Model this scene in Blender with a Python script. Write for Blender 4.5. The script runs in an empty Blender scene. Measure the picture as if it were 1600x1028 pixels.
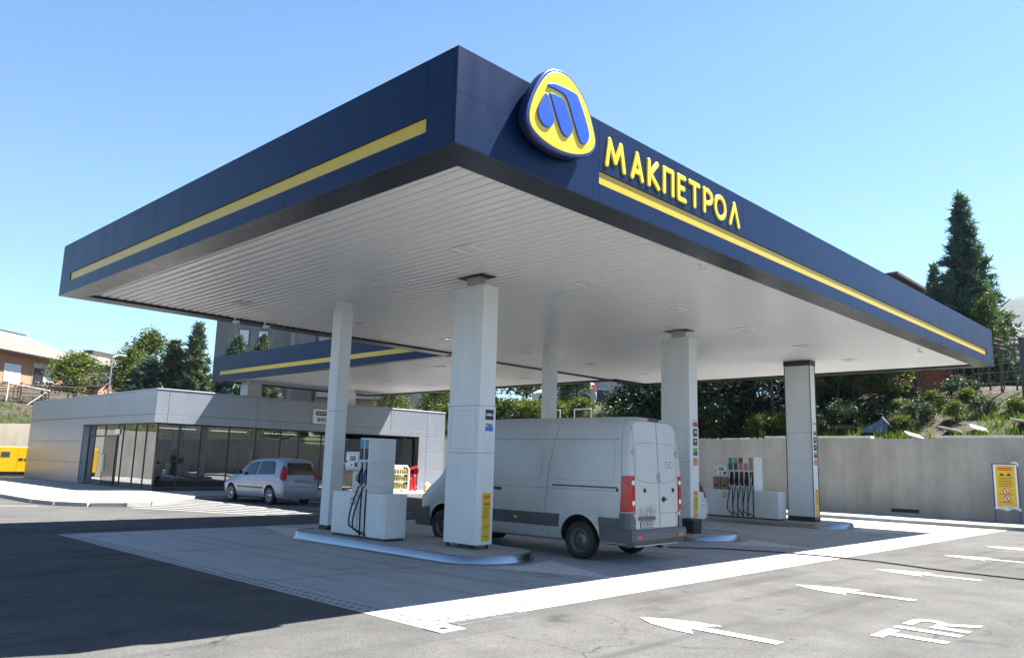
import bpy, bmesh, math, random
from mathutils import Vector, Matrix, Euler
from mathutils.bvhtree import BVHTree
from mathutils.geometry import delaunay_2d_cdt

S = bpy.context.scene
COL = S.collection
R = math.radians
rnd = random.Random(7)

# ------------------------------------------------------------------ helpers
class MB:
    """collects shapes and links them as ONE mesh object"""
    def __init__(self):
        self.v = []; self.f = []; self.m = []; self.s = []
    def add(self, vs, fs, m=0, smooth=False):
        b = len(self.v)
        self.v += [tuple(p) for p in vs]
        for f in fs:
            self.f.append(tuple(i + b for i in f)); self.m.append(m); self.s.append(smooth)
    def box(self, x0, x1, y0, y1, z0, z1, bev=0.0, m=0):
        if bev <= 0:
            vs = [(x, y, z) for x in (x0, x1) for y in (y0, y1) for z in (z0, z1)]
            fs = [(0, 1, 3, 2), (4, 6, 7, 5), (0, 4, 5, 1), (2, 3, 7, 6), (0, 2, 6, 4), (1, 5, 7, 3)]
            self.add(vs, fs, m); return
        bev = min(bev, (x1-x0)*.45, (y1-y0)*.45, (z1-z0)*.45)
        X = (x0, x1); Y = (y0, y1); Z = (z0, z1); vs = []; idx = {}
        for a in (0, 1):
            for b in (0, 1):
                for c in (0, 1):
                    sx = bev if a == 0 else -bev; sy = bev if b == 0 else -bev; sz = bev if c == 0 else -bev
                    idx[a, b, c, 'x'] = len(vs); vs.append((X[a], Y[b]+sy, Z[c]+sz))
                    idx[a, b, c, 'y'] = len(vs); vs.append((X[a]+sx, Y[b], Z[c]+sz))
                    idx[a, b, c, 'z'] = len(vs); vs.append((X[a]+sx, Y[b]+sy, Z[c]))
        fs = []
        for a in (0, 1):
            fs.append([idx[a, 0, 0, 'x'], idx[a, 0, 1, 'x'], idx[a, 1, 1, 'x'], idx[a, 1, 0, 'x']])
            fs.append([idx[0, a, 0, 'y'], idx[0, a, 1, 'y'], idx[1, a, 1, 'y'], idx[1, a, 0, 'y']])
            fs.append([idx[0, 0, a, 'z'], idx[0, 1, a, 'z'], idx[1, 1, a, 'z'], idx[1, 0, a, 'z']])
        for a in (0, 1):
            for b in (0, 1):
                fs.append([idx[a, b, 0, 'x'], idx[a, b, 1, 'x'], idx[a, b, 1, 'y'], idx[a, b, 0, 'y']])
                fs.append([idx[a, 0, b, 'x'], idx[a, 1, b, 'x'], idx[a, 1, b, 'z'], idx[a, 0, b, 'z']])
                fs.append([idx[0, a, b, 'y'], idx[1, a, b, 'y'], idx[1, a, b, 'z'], idx[0, a, b, 'z']])
                for c in (0, 1):
                    fs.append([idx[a, b, c, 'x'], idx[a, b, c, 'y'], idx[a, b, c, 'z']])
        c = Vector(((x0+x1)/2, (y0+y1)/2, (z0+z1)/2))
        out = []
        for f in fs:
            n = (Vector(vs[f[1]])-Vector(vs[f[0]])).cross(Vector(vs[f[2]])-Vector(vs[f[0]]))
            q = sum((Vector(vs[i]) for i in f), Vector())/len(f) - c
            out.append(f if n.dot(q) > 0 else f[::-1])
        self.add(vs, out, m)
    def prism(self, poly, axis, a0, a1, m=0, cap=True):
        """poly in the two other axes (cyclic order kept: x->(y,z), y->(x,z), z->(x,y))"""
        def P(u, w, a):
            return (a, u, w) if axis == 'x' else ((u, a, w) if axis == 'y' else (u, w, a))
        n = len(poly)
        area = sum(poly[i][0]*poly[(i+1) % n][1]-poly[(i+1) % n][0]*poly[i][1] for i in range(n))
        if area < 0: poly = poly[::-1]
        vs = [P(u, w, a0) for u, w in poly]+[P(u, w, a1) for u, w in poly]
        fs = [(i, (i+1) % n, (i+1) % n+n, i+n) for i in range(n)]
        if cap: fs += [tuple(range(n))[::-1], tuple(range(n, 2*n))]
        if (axis == 'y') != (a1 < a0): fs = [f[::-1] for f in fs]
        self.add(vs, fs, m)
    def tube(self, pts, r, n=8, m=0, cap=True, sy=1.0):
        pts = [Vector(p) for p in pts]; rs = r if isinstance(r, (list, tuple)) else [r]*len(pts)
        vs = []; fs = []
        t0 = (pts[1]-pts[0]).normalized()
        ref = Vector((0, 0, 1)) if abs(t0.z) < .9 else Vector((0, 1, 0))
        u = t0.cross(ref).normalized()
        for i, p in enumerate(pts):
            t = (pts[min(i+1, len(pts)-1)]-pts[max(i-1, 0)]).normalized()
            u = (u - t*u.dot(t)).normalized(); w = t.cross(u)
            for k in range(n):
                a = 2*math.pi*k/n
                vs.append(p+(u*math.cos(a)+w*math.sin(a)*sy)*rs[i])
        for i in range(len(pts)-1):
            for k in range(n):
                fs.append((i*n+k, i*n+(k+1) % n, (i+1)*n+(k+1) % n, (i+1)*n+k))
        self.add(vs, fs, m, n > 5)
        if cap:
            self.add(vs[:n], [tuple(range(n))[::-1]], m); self.add(vs[-n:], [tuple(range(n))], m)
    def lathe(self, prof, c, axis='z', n=24, m=0, smooth=True):
        """prof: (radius, along) pairs"""
        vs = []; fs = []; c = Vector(c)
        for r, h in prof:
            for k in range(n):
                a = 2*math.pi*k/n; x, y = r*math.cos(a), r*math.sin(a)
                vs.append(c+Vector((x, y, h) if axis == 'z' else ((h, x, y) if axis == 'x' else (y, h, x))))
        for i in range(len(prof)-1):
            for k in range(n):
                fs.append((i*n+k, i*n+(k+1) % n, (i+1)*n+(k+1) % n, (i+1)*n+k))
        self.add(vs, fs, m, smooth)
    def build(self, name, mats, parent=None, loc=None, sharp=35):
        me = bpy.data.meshes.new(name)
        me.from_pydata(self.v, [], self.f)
        if not isinstance(mats, (list, tuple)): mats = [mats]
        for x in mats: me.materials.append(x)
        me.polygons.foreach_set('material_index', self.m)
        me.polygons.foreach_set('use_smooth', self.s)
        me.update()
        if any(self.s):
            me.set_sharp_from_angle(angle=R(sharp))
        o = bpy.data.objects.new(name, me); COL.objects.link(o)
        if parent: o.parent = parent
        if loc: o.location = loc
        return o

def tag(o, label=None, cat=None, group=None, kind=None):
    if label: o['label'] = label
    if cat: o['category'] = cat
    if group: o['group'] = group
    if kind: o['kind'] = kind
    return o
def thing(name, label, cat, loc=(0, 0, 0), rz=0, group=None):
    o = bpy.data.objects.new(name, None); COL.objects.link(o)
    o.location = loc; o.rotation_euler = (0, 0, rz); o.empty_display_size = .2
    return tag(o, label, cat, group)
def copy_tree(o, parent=None):
    c = o.copy(); COL.objects.link(c)
    if parent: c.parent = parent
    for ch in list(o.children): copy_tree(ch, c)
    return c
def text_obj(name, body, size, mat4, mat, parent=None, extrude=.002, ax='CENTER', sx=1.0, bold=0.0):
    cu = bpy.data.curves.new(name, 'FONT'); cu.body = body; cu.size = size; cu.extrude = extrude
    cu.align_x = ax; cu.align_y = 'CENTER'; cu.offset = bold
    t = bpy.data.objects.new(name+'_tmp', cu); COL.objects.link(t)
    dg = bpy.context.evaluated_depsgraph_get(); dg.update()
    me = bpy.data.meshes.new_from_object(t.evaluated_get(dg))
    me.name = name
    me.transform(mat4 @ Matrix.Diagonal((sx, 1, 1, 1)))
    bpy.data.objects.remove(t)
    me.materials.clear(); me.materials.append(mat)
    o = bpy.data.objects.new(name, me); COL.objects.link(o)
    if parent: o.parent = parent
    return o
def face_y(x, y, z):   # text standing on a face that looks toward -Y
    return Matrix.Translation((x, y, z)) @ Matrix.Rotation(R(90), 4, 'X')
def face_x(x, y, z):   # text standing on a face that looks toward -X
    return Matrix.Translation((x, y, z)) @ Matrix.Rotation(R(-90), 4, 'Z') @ Matrix.Rotation(R(90), 4, 'X')

# ------------------------------------------------------------------ materials
def nodes(name):
    m = bpy.data.materials.new(name); m.use_nodes = True
    nt = m.node_tree; b = nt.nodes['Principled BSDF']
    return m, nt, b, (lambda t: nt.nodes.new('ShaderNode'+t)), nt.links.new
def coords(N, L, kind):
    if kind == 'world':
        return N('NewGeometry').outputs['Position']
    return N('TexCoord').outputs['Object']
def noise(N, L, co, scale, detail=4, rough=.6, vscale=None):
    if vscale:
        mp = N('Mapping'); mp.inputs['Scale'].default_value = vscale; L(co, mp.inputs[0]); co = mp.outputs[0]
    n = N('TexNoise'); n.inputs['Scale'].default_value = scale; n.inputs['Detail'].default_value = detail
    n.inputs['Roughness'].default_value = rough; L(co, n.inputs['Vector']); return n.outputs['Fac']
def ramp(N, L, fac, stops):
    r = N('ValToRGB'); L(fac, r.inputs[0]); e = r.color_ramp.elements
    while len(e) < len(stops): e.new(.5)
    for i, (p, c) in enumerate(stops):
        e[i].position = p; e[i].color = (c, c, c, 1) if not isinstance(c, tuple) else (*c, 1)
    return r.outputs[0]
def mixc(N, L, fac, a, b, mode='MIX'):
    x = N('Mix'); x.data_type = 'RGBA'; x.blend_type = mode
    for s, v in ((x.inputs[0], fac), (x.inputs[6], a), (x.inputs[7], b)):
        if hasattr(v, 'is_output'): L(v, s)
        elif isinstance(v, tuple): s.default_value = (*v, 1)
        else: s.default_value = v
    return x.outputs[2]
def math_(N, L, op, a, b=None, c=None):
    x = N('Math'); x.operation = op
    for i, v in enumerate((a, b, c)):
        if v is None: continue
        if hasattr(v, 'is_output'): L(v, x.inputs[i])
        else: x.inputs[i].default_value = v
    return x.outputs[0]
def bump(N, L, b, h, strength=.3, dist=.01):
    bp = N('Bump'); bp.inputs['Strength'].default_value = strength; bp.inputs['Distance'].default_value = dist
    L(h, bp.inputs['Height']); L(bp.outputs[0], b.inputs['Normal'])
def simple(name, col, rough=.5, metal=0, var=.12, scale=3.0, co='obj', spec=.5, coat=0, bmp=0, bscale=40, emit=None, estr=1):
    m, nt, b, N, L = nodes(name)
    c = coords(N, L, co)
    f = noise(N, L, c, scale, 5)
    v = ramp(N, L, f, [(.25, 1-var), (.75, 1+var*.6)])
    L(mixc(N, L, 1.0, tuple(col), v, 'MULTIPLY'), b.inputs['Base Color'])
    b.inputs['Roughness'].default_value = rough
    L(math_(N, L, 'MULTIPLY_ADD', f, rough*.35, rough*.82), b.inputs['Roughness'])
    b.inputs['Metallic'].default_value = metal; b.inputs['Specular IOR Level'].default_value = spec
    b.inputs['Coat Weight'].default_value = coat; b.inputs['Coat Roughness'].default_value = .08
    if bmp: bump(N, L, b, noise(N, L, c, bscale, 3), bmp, .01)
    if emit: b.inputs['Emission Color'].default_value = (*emit, 1); b.inputs['Emission Strength'].default_value = estr
    return m

def asphalt_mat():
    m, nt, b, N, L = nodes('asphalt'); c = coords(N, L, 'world')
    big = noise(N, L, c, .16, 5, .6); mid = noise(N, L, c, 1.3, 6, .65); fine = noise(N, L, c, 70, 2, .6)
    streak = noise(N, L, c, .5, 4, .6, (.15, 1.3, 1))
    v = ramp(N, L, big, [(.3, .076), (.7, .106)])
    v = mixc(N, L, 1.0, v, ramp(N, L, mid, [(.25, .78), (.7, 1.12)]), 'MULTIPLY')
    v = mixc(N, L, 1.0, v, ramp(N, L, streak, [(.3, .86), (.7, 1.08)]), 'MULTIPLY')
    vo = N('TexVoronoi'); vo.inputs['Scale'].default_value = 85; L(c, vo.inputs['Vector'])
    sp = ramp(N, L, vo.outputs['Color'], [(.1, .72), (.9, 1.22)])
    v = mixc(N, L, 1.0, v, sp, 'MULTIPLY')
    oil = ramp(N, L, noise(N, L, c, .9, 3, .5), [(.66, 1.0), (.74, .62)])
    v = mixc(N, L, 1.0, v, oil, 'MULTIPLY')
    v = mixc(N, L, 1.0, v, (1.0, .985, .955), 'MULTIPLY')
    # drips, tyre scuffs along the lanes, hairline cracks, pale dusty patches
    drip = ramp(N, L, noise(N, L, c, 4.5, 2, .4), [(.70, 1.0), (.76, .55)])
    v = mixc(N, L, 1.0, v, drip, 'MULTIPLY')
    scf = noise(N, L, c, .8, 3, .55, (.06, 2.4, 1)); msk = ramp(N, L, noise(N, L, c, .22, 2), [(.45, 0.0), (.6, 1.0)])
    v = mixc(N, L, msk, v, mixc(N, L, 1.0, v, ramp(N, L, scf, [(.52, 1.0), (.62, .72)]), 'MULTIPLY'))
    wv = N('VectorMath'); wv.operation = 'ADD'; L(c, wv.inputs[0])
    nz = N('TexNoise'); nz.inputs['Scale'].default_value = .9; nz.inputs['Detail'].default_value = 5; L(c, nz.inputs['Vector']); L(nz.outputs['Color'], wv.inputs[1])
    cr = N('TexVoronoi'); cr.feature = 'DISTANCE_TO_EDGE'; cr.inputs['Scale'].default_value = .22; L(wv.outputs[0], cr.inputs['Vector'])
    ck = ramp(N, L, cr.outputs['Distance'], [(.0008, .5), (.0022, 1.0)])
    v = mixc(N, L, ramp(N, L, noise(N, L, c, .3, 2), [(.5, 0.0), (.6, 1.0)]), v, mixc(N, L, 1.0, v, ck, 'MULTIPLY'))
    dust = ramp(N, L, noise(N, L, c, .55, 6, .7), [(.55, 0.0), (.75, .5)])
    v = mixc(N, L, dust, v, mixc(N, L, 1.0, v, (1.3, 1.26, 1.2), 'MULTIPLY'))
    L(v, b.inputs['Base Color']); b.inputs['Roughness'].default_value = .9
    b.inputs['Specular IOR Level'].default_value = .12
    bump(N, L, b, fine, .5, .006)
    return m
def concrete_slab_mat():
    m, nt, b, N, L = nodes('slab_concrete'); c = coords(N, L, 'world')
    big = noise(N, L, c, .35, 5, .6); mid = noise(N, L, c, 2.2, 6, .65); sm = noise(N, L, c, 45, 3)
    br = noise(N, L, c, 1.0, 4, .6, (5.5, .45, 1))
    v = ramp(N, L, big, [(.25, (.31, .317, .326)), (.75, (.395, .40, .405))])
    for f, lo, hi in ((mid, .84, 1.08), (sm, .9, 1.07), (br, .88, 1.06)):
        v = mixc(N, L, 1.0, v, ramp(N, L, f, [(.25, lo), (.75, hi)]), 'MULTIPLY')
    oil = ramp(N, L, noise(N, L, c, .7, 4, .55), [(.58, 1.0), (.74, .62)])
    v = mixc(N, L, 1.0, v, oil, 'MULTIPLY')
    v = mixc(N, L, 1.0, v, ramp(N, L, noise(N, L, c, 3.6, 3, .5), [(.66, 1.0), (.73, .58)]), 'MULTIPLY')
    v = mixc(N, L, 1.0, v, ramp(N, L, noise(N, L, c, .9, 4, .55, (3.2, .1, 1)), [(.5, 1.0), (.64, .80)]), 'MULTIPLY')
    bt = N('TexBrick'); bt.offset = 0; bt.inputs['Scale'].default_value = 1
    bt.inputs['Brick Width'].default_value = 4.2; bt.inputs['Row Height'].default_value = 4.0; bt.inputs['Mortar Size'].default_value = .02
    bt.inputs['Color1'].default_value = bt.inputs['Color2'].default_value = (1, 1, 1, 1); bt.inputs['Mortar'].default_value = (.32, .32, .31, 1)
    L(c, bt.inputs['Vector'])
    v = mixc(N, L, 1.0, v, bt.outputs['Color'], 'MULTIPLY')
    L(v, b.inputs['Base Color']); b.inputs['Roughness'].default_value = .6; b.inputs['Specular IOR Level'].default_value = .4
    bump(N, L, b, sm, .25, .004)
    return m
def paver_mat():
    m, nt, b, N, L = nodes('perforated_paver'); c = coords(N, L, 'world')
    mp = N('Mapping'); mp.inputs['Scale'].default_value = (6.6, 6.6, 0); L(c, mp.inputs[0])
    vo = N('TexVoronoi'); vo.inputs['Scale'].default_value = 1; vo.inputs['Randomness'].default_value = .12; L(mp.outputs[0], vo.inputs['Vector'])
    v = ramp(N, L, vo.outputs['Distance'], [(.19, (.06, .06, .055)), (.25, (.34, .337, .33))])
    v = mixc(N, L, 1.0, v, ramp(N, L, noise(N, L, c, 2.5, 5), [(.25, .8), (.75, 1.08)]), 'MULTIPLY')
    L(v, b.inputs['Base Color']); b.inputs['Roughness'].default_value = .75
    bump(N, L, b, ramp(N, L, vo.outputs['Distance'], [(.17, 0.0), (.27, 1.0)]), .6, .01)
    return m
def paint_mat():
    m, nt, b, N, L = nodes('road_paint'); c = coords(N, L, 'world')
    f = noise(N, L, c, 9, 6, .7); v = ramp(N, L, f, [(.33, (.2, .198, .19)), (.47, (.54, .535, .52))])
    v = mixc(N, L, 1.0, v, ramp(N, L, noise(N, L, c, 80, 2), [(.25, .86), (.75, 1.05)]), 'MULTIPLY')
    L(v, b.inputs['Base Color']); b.inputs['Roughness'].default_value = .65
    bump(N, L, b, noise(N, L, c, 80, 2), .3, .004)
    return m
def wall_concrete(name, base=(.40, .385, .35), vs=(1, 1, .18), seam=2.6):
    m, nt, b, N, L = nodes(name); c = coords(N, L, 'world')
    st = noise(N, L, c, 1.1, 5, .6, (1.2, 1.2, .12)); bl = noise(N, L, c, .7, 5, .6); sm = noise(N, L, c, 28, 4)
    v = ramp(N, L, bl, [(.25, tuple(x*.8 for x in base)), (.75, tuple(x*1.12 for x in base))])
    v = mixc(N, L, 1.0, v, ramp(N, L, st, [(.28, (.80, .78, .73)), (.6, (1.04, 1.035, 1.02))]), 'MULTIPLY')
    v = mixc(N, L, 1.0, v, ramp(N, L, sm, [(.2, .88), (.8, 1.08)]), 'MULTIPLY')
    # rust / water runs from the top
    run = noise(N, L, c, 2.0, 3, .5, (1.6, 1.6, .03))
    sx = N('SeparateXYZ'); L(c, sx.inputs[0])
    mr = N('MapRange'); mr.inputs['From Min'].default_value = .8; mr.inputs['From Max'].default_value = 3.2; L(sx.outputs[2], mr.inputs[0])
    k = math_(N, L, 'MULTIPLY', ramp(N, L, run, [(.58, 0.0), (.7, .75)]), mr.outputs[0])
    v = mixc(N, L, k, v, (.36, .31, .2))
    if seam:
        # formwork joints
        q = math_(N, L, 'ADD', sx.outputs[0], sx.outputs[1])
        fr = math_(N, L, 'FRACT', math_(N, L, 'DIVIDE', q, seam))
        ln = ramp(N, L, fr, [(.0, .7), (.006, 1.0)])
        v = mixc(N, L, 1.0, v, ln, 'MULTIPLY')
    L(v, b.inputs['Base Color']); b.inputs['Roughness'].default_value = .85
    bump(N, L, b, sm, .25, .01)
    return m
def panel_mat(name, col, rough=.35, metal=.25, spec=.5):
    m, nt, b, N, L = nodes(name); c = coords(N, L, 'world')
    f = noise(N, L, c, .35, 3); g = noise(N, L, c, 3, 5, .6, (1, 1, .25))
    v = mixc(N, L, 1.0, tuple(col), ramp(N, L, f, [(.3, .93), (.7, 1.05)]), 'MULTIPLY')
    v = mixc(N, L, 1.0, v, ramp(N, L, g, [(.25, .92), (.7, 1.03)]), 'MULTIPLY')
    L(v, b.inputs['Base Color']); b.inputs['Metallic'].default_value = metal; b.inputs['Specular IOR Level'].default_value = spec
    L(math_(N, L, 'MULTIPLY_ADD', g, .2, rough-.1), b.inputs['Roughness'])
    bump(N, L, b, noise(N, L, c, .9, 2), .06, .03)
    return m
def foliage_mat(name, a, b2, tr=.35, rough=.55):
    m, nt, b, N, L = nodes(name); c = coords(N, L, 'world')
    oi = N('ObjectInfo')
    f = noise(N, L, c, 1.4, 4, .6); f2 = noise(N, L, c, 9, 2)
    v = mixc(N, L, ramp(N, L, f, [(.3, 0.0), (.7, 1.0)]), a, b2)
    v = mixc(N, L, 1.0, v, ramp(N, L, f2, [(.25, .65), (.75, 1.25)]), 'MULTIPLY')
    v = mixc(N, L, 1.0, v, ramp(N, L, oi.outputs['Random'], [(0, .8), (1, 1.15)]), 'MULTIPLY')
    L(v, b.inputs['Base Color']); b.inputs['Roughness'].default_value = rough; b.inputs['Specular IOR Level'].default_value = .35
    t = N('BsdfTranslucent'); L(mixc(N, L, 1.0, v, (1.3, 1.35, .6), 'MULTIPLY'), t.inputs[0])
    ms = N('MixShader'); ms.inputs[0].default_value = tr
    L(b.outputs[0], ms.inputs[1]); L(t.outputs[0], ms.inputs[2])
    L(ms.outputs[0], nt.nodes['Material Output'].inputs['Surface'])
    return m
def glass_mat(name, tint, refl=1.55, rough=.0):
    m, nt, b, N, L = nodes(name); nt.nodes.remove(b)
    c = N('NewGeometry').outputs['Position']
    t = N('BsdfTransparent'); t.inputs[0].default_value = (*tint, 1)
    g = N('BsdfGlossy'); g.inputs['Roughness'].default_value = rough; g.inputs[0].default_value = (.95, .97, 1, 1)
    bp = N('Bump'); bp.inputs['Strength'].default_value = .04; bp.inputs['Distance'].default_value = .05
    L(noise(N, L, c, .8, 2), bp.inputs['Height']); L(bp.outputs[0], g.inputs['Normal'])
    fr = N('Fresnel'); fr.inputs[0].default_value = refl
    ms = N('MixShader'); L(math_(N, L, 'MULTIPLY_ADD', fr.outputs[0], 2.0, .05), ms.inputs[0]); L(t.outputs[0], ms.inputs[1]); L(g.outputs[0], ms.inputs[2])
    L(ms.outputs[0], nt.nodes['Material Output'].inputs['Surface'])
    return m
def brick_mat(name, c1, c2, mortar, scale=5):
    m, nt, b, N, L = nodes(name); tc = N('TexCoord').outputs['Object']
    sx = N('SeparateXYZ'); L(tc, sx.inputs[0])
    cb = N('CombineXYZ'); L(math_(N, L, 'ADD', sx.outputs[0], sx.outputs[1]), cb.inputs[0]); L(sx.outputs[2], cb.inputs[1])
    bt = N('TexBrick'); bt.inputs['Scale'].default_value = scale; bt.inputs['Mortar Size'].default_value = .02
    bt.inputs['Color1'].default_value = (*c1, 1); bt.inputs['Color2'].default_value = (*c2, 1); bt.inputs['Mortar'].default_value = (*mortar, 1)
    L(cb.outputs[0], bt.inputs['Vector'])
    v = mixc(N, L, 1.0, bt.outputs['Color'], ramp(N, L, noise(N, L, tc, .9, 5), [(.25, .78), (.75, 1.1)]), 'MULTIPLY')
    L(v, b.inputs['Base Color']); b.inputs['Roughness'].default_value = .9
    return m
def corrugated_mat(name, a, b2, axis=0, freq=5.5, s=.5):
    m, nt, b, N, L = nodes(name); tc = N('TexCoord').outputs['Object']
    w = N('TexWave'); w.wave_type = 'BANDS'; w.bands_direction = 'XYZ'[axis]; w.inputs['Scale'].default_value = freq; w.inputs['Distortion'].default_value = 0
    L(tc, w.inputs['Vector'])
    f = noise(N, L, tc, 1.1, 6, .7)
    v = mixc(N, L, ramp(N, L, f, [(.3, 0.0), (.7, 1.0)]), a, b2)
    v = mixc(N, L, .5, v, ramp(N, L, noise(N, L, tc, 2, 4, .6, (2, .2, .2)), [(.3, .7), (.7, 1.15)]), 'MULTIPLY')
    L(v, b.inputs['Base Color']); b.inputs['Roughness'].default_value = .85
    bump(N, L, b, w.outputs['Fac'], s, .06)
    return m
def earth_mat():
    m, nt, b, N, L = nodes('hillside_earth'); c = coords(N, L, 'world')
    f = noise(N, L, c, .28, 6, .62); g = noise(N, L, c, 3.5, 5, .65); h = noise(N, L, c, .11, 3)
    grass = mixc(N, L, ramp(N, L, g, [(.3, 0.0), (.7, 1.0)]), (.012, .02, .006), (.042, .058, .012))
    soil = mixc(N, L, ramp(N, L, g, [(.3, 0.0), (.7, 1.0)]), (.018, .014, .01), (.075, .054, .034))
    v = mixc(N, L, ramp(N, L, f, [(.40, 0.0), (.5, 1.0)]), grass, soil)
    L(v, b.inputs['Base Color']); b.inputs['Roughness'].default_value = .95
    bump(N, L, b, g, .9, .12)
    return m
def mountain_mat():
    m, nt, b, N, L = nodes('mountain_scrub'); c = coords(N, L, 'world')
    f = noise(N, L, c, .02, 8, .65)
    v = ramp(N, L, f, [(.35, (.018, .026, .016)), (.55, (.045, .046, .034)), (.7, (.085, .076, .06))])
    L(v, b.inputs['Base Color']); b.inputs['Roughness'].default_value = .95
    return m
def van_paint():
    m, nt, b, N, L = nodes('dirty_white_paint'); tc = N('TexCoord').outputs['Object']
    f = noise(N, L, tc, 1.6, 6, .65); g = noise(N, L, tc, 5, 6, .7, (1, 1, .3))
    sx = N('SeparateXYZ'); L(tc, sx.inputs[0])
    low = N('MapRange'); low.inputs['From Min'].default_value = 1.5; low.inputs['From Max'].default_value = .35; L(sx.outputs[2], low.inputs[0])
    dirt = math_(N, L, 'MULTIPLY', low.outputs[0], ramp(N, L, g, [(.38, 0.0), (.75, .55)]))
    v = mixc(N, L, 1.0, (.46, .465, .455), ramp(N, L, f, [(.25, .92), (.75, 1.03)]), 'MULTIPLY')
    v = mixc(N, L, dirt, v, (.29, .25, .2))
    # exhaust soot above the number plate on the left rear door
    def band(o, lo, hi, w):
        a = N('MapRange'); a.interpolation_type = 'SMOOTHSTEP'; a.inputs['From Min'].default_value = lo-w; a.inputs['From Max'].default_value = lo+w; L(o, a.inputs[0])
        d = N('MapRange'); d.interpolation_type = 'SMOOTHSTEP'; d.inputs['From Min'].default_value = hi+w; d.inputs['From Max'].default_value = hi-w; L(o, d.inputs[0])
        return math_(N, L, 'MULTIPLY', a.outputs[0], d.outputs[0])
    so = math_(N, L, 'MULTIPLY', band(sx.outputs[0], -.68, -.08, .1), math_(N, L, 'MULTIPLY', band(sx.outputs[2], .74, 1.0, .08), band(sx.outputs[1], -.5, .12, .02)))
    so = math_(N, L, 'MULTIPLY', so, ramp(N, L, noise(N, L, tc, 7, 5, .65, (2.5, 1, .7)), [(.4, .1), (.62, .85)]))
    v = mixc(N, L, so, v, (.06, .06, .055))
    L(v, b.inputs['Base Color']); L(math_(N, L, 'MULTIPLY_ADD', g, .3, .2), b.inputs['Roughness'])
    b.inputs['Coat Weight'].default_value = .25; b.inputs['Coat Roughness'].default_value = .12
    return m

M = {}
M['asphalt'] = asphalt_mat(); M['slab'] = concrete_slab_mat(); M['paver'] = paver_mat(); M['paint'] = paint_mat()
M['kerb'] = wall_concrete('kerb_stone', (.32, .316, .305), seam=1.0)
M['pave'] = wall_concrete('pavement_concrete', (.34, .337, .325), seam=0)
M['wall'] = wall_concrete('retaining_concrete'); M['wall_cap'] = simple('wall_coping', (.5, .49, .46), .8, bmp=.3)
M['navy'] = panel_mat('navy_panel', (.0022, .0145, .057), .36, .0, .17)
M['navy_dark'] = panel_mat('navy_flange', (.011, .013, .02), .3, .2)
M['yellow'] = simple('stripe_yellow', (.62, .405, .01), .35, var=.06)
M['sign_yellow'] = simple('sign_yellow', (.80, .575, .008), .3, var=.04, coat=.3)
M['sign_blue'] = simple('sign_blue', (.012, .07, .42), .3, var=.05, coat=.3)
M['rim_blue'] = simple('sign_rim_blue', (.01, .045, .26), .3, var=.05, coat=.3)
M['rim_dark'] = simple('sign_side_navy', (.006, .012, .05), .25, var=.05, coat=.4)
M['rim_metal'] = simple('sign_rim_metal', (.6, .6, .6), .25, .9)
M['ceil'] = simple('ceiling_slat', (.80, .79, .765), .24, var=.03, scale=.3, co='world', spec=.6)
M['lampglass'] = simple('lamp_lens', (.8, .8, .78), .15, coat=.5)
M['white_panel'] = panel_mat('white_cladding', (.69, .70, .705), .38, .0)
M['grey_panel'] = panel_mat('grey_cladding', (.29, .318, .36), .36, .3)
M['dark_trim'] = simple('dark_trim', (.02, .02, .022), .4)
M['black'] = simple('black_rubber', (.012, .012, .013), .55)
M['vanplastic'] = simple('van_grey_plastic', (.075, .08, .085), .5, var=.25, bmp=.1)
M['dkplastic'] = simple('dark_grey_plastic', (.045, .047, .05), .55, var=.25, bmp=.1)
M['steel'] = simple('brushed_steel', (.62, .63, .65), .3, 1.0, var=.1)
M['chrome'] = simple('polished_steel', (.33, .36, .4), .26, 1.0, var=.12, scale=1.6)
M['galv'] = simple('galvanised_steel', (.45, .46, .47), .45, .8, var=.2)
M['red'] = simple('red_enamel', (.55, .01, .015), .3, coat=.4)
M['tail_red'] = simple('tail_lamp_red', (.36, .005, .01), .2, coat=.2)
M['white_lamp'] = simple('clear_lamp', (.75, .72, .7), .15, coat=.6)
M['notice'] = simple('notice_yellow', (.72, .44, .015), .45, var=.06)
M['white'] = simple('white_paint', (.78, .78, .77), .4, var=.05)
M['print_dark'] = simple('print_dark', (.04, .025, .01), .6)
M['print_red'] = simple('print_red', (.5, .06, .01), .6)
M['navy_print'] = simple('print_navy', (.012, .016, .05), .5)
M['blue_print'] = simple('print_blue', (.02, .2, .5), .4)
M['glass_shop'] = glass_mat('shop_glass', (.27, .31, .31), 1.75)
M['carglass'] = simple('car_window', (.006, .009, .011), .06, spec=.8, var=.05)
M['screen'] = simple('display_screen', (.2, .22, .22), .2)
M['kraft'] = simple('kraft_paper', (.3, .19, .13), .8, var=.25)
M['wood'] = simple('weathered_wood', (.11, .085, .065), .85, var=.35, scale=6, bmp=.4)
M['bark'] = simple('bark', (.07, .055, .042), .9, var=.35, scale=8, co='world', bmp=.6, bscale=20)
M['generator'] = simple('generator_yellow', (.7, .4, .0), .4, var=.05)
M['plate'] = simple('number_plate', (.4, .4, .39), .5, var=.1)
M['vanpaint'] = van_paint()
M['silver'] = simple('silver_paint', (.27, .31, .38), .36, .35, var=.02, coat=.35)
M['carwhite'] = simple('white_car_paint', (.72, .73, .74), .3, coat=.5, var=.05)
M['tyre'] = simple('tyre_rubber', (.014, .014, .015), .75, var=.3, bmp=.2)
M['rimgrey'] = simple('steel_wheel', (.16, .165, .17), .4, .6, var=.2)
M['alloy'] = simple('wheel_cover', (.5, .51, .53), .32, .7)
M['leaf1'] = foliage_mat('leaf_bright', (.04, .07, .008), (.115, .145, .018))
M['leaf2'] = foliage_mat('leaf_mid', (.025, .05, .012), (.065, .1, .02))
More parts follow.
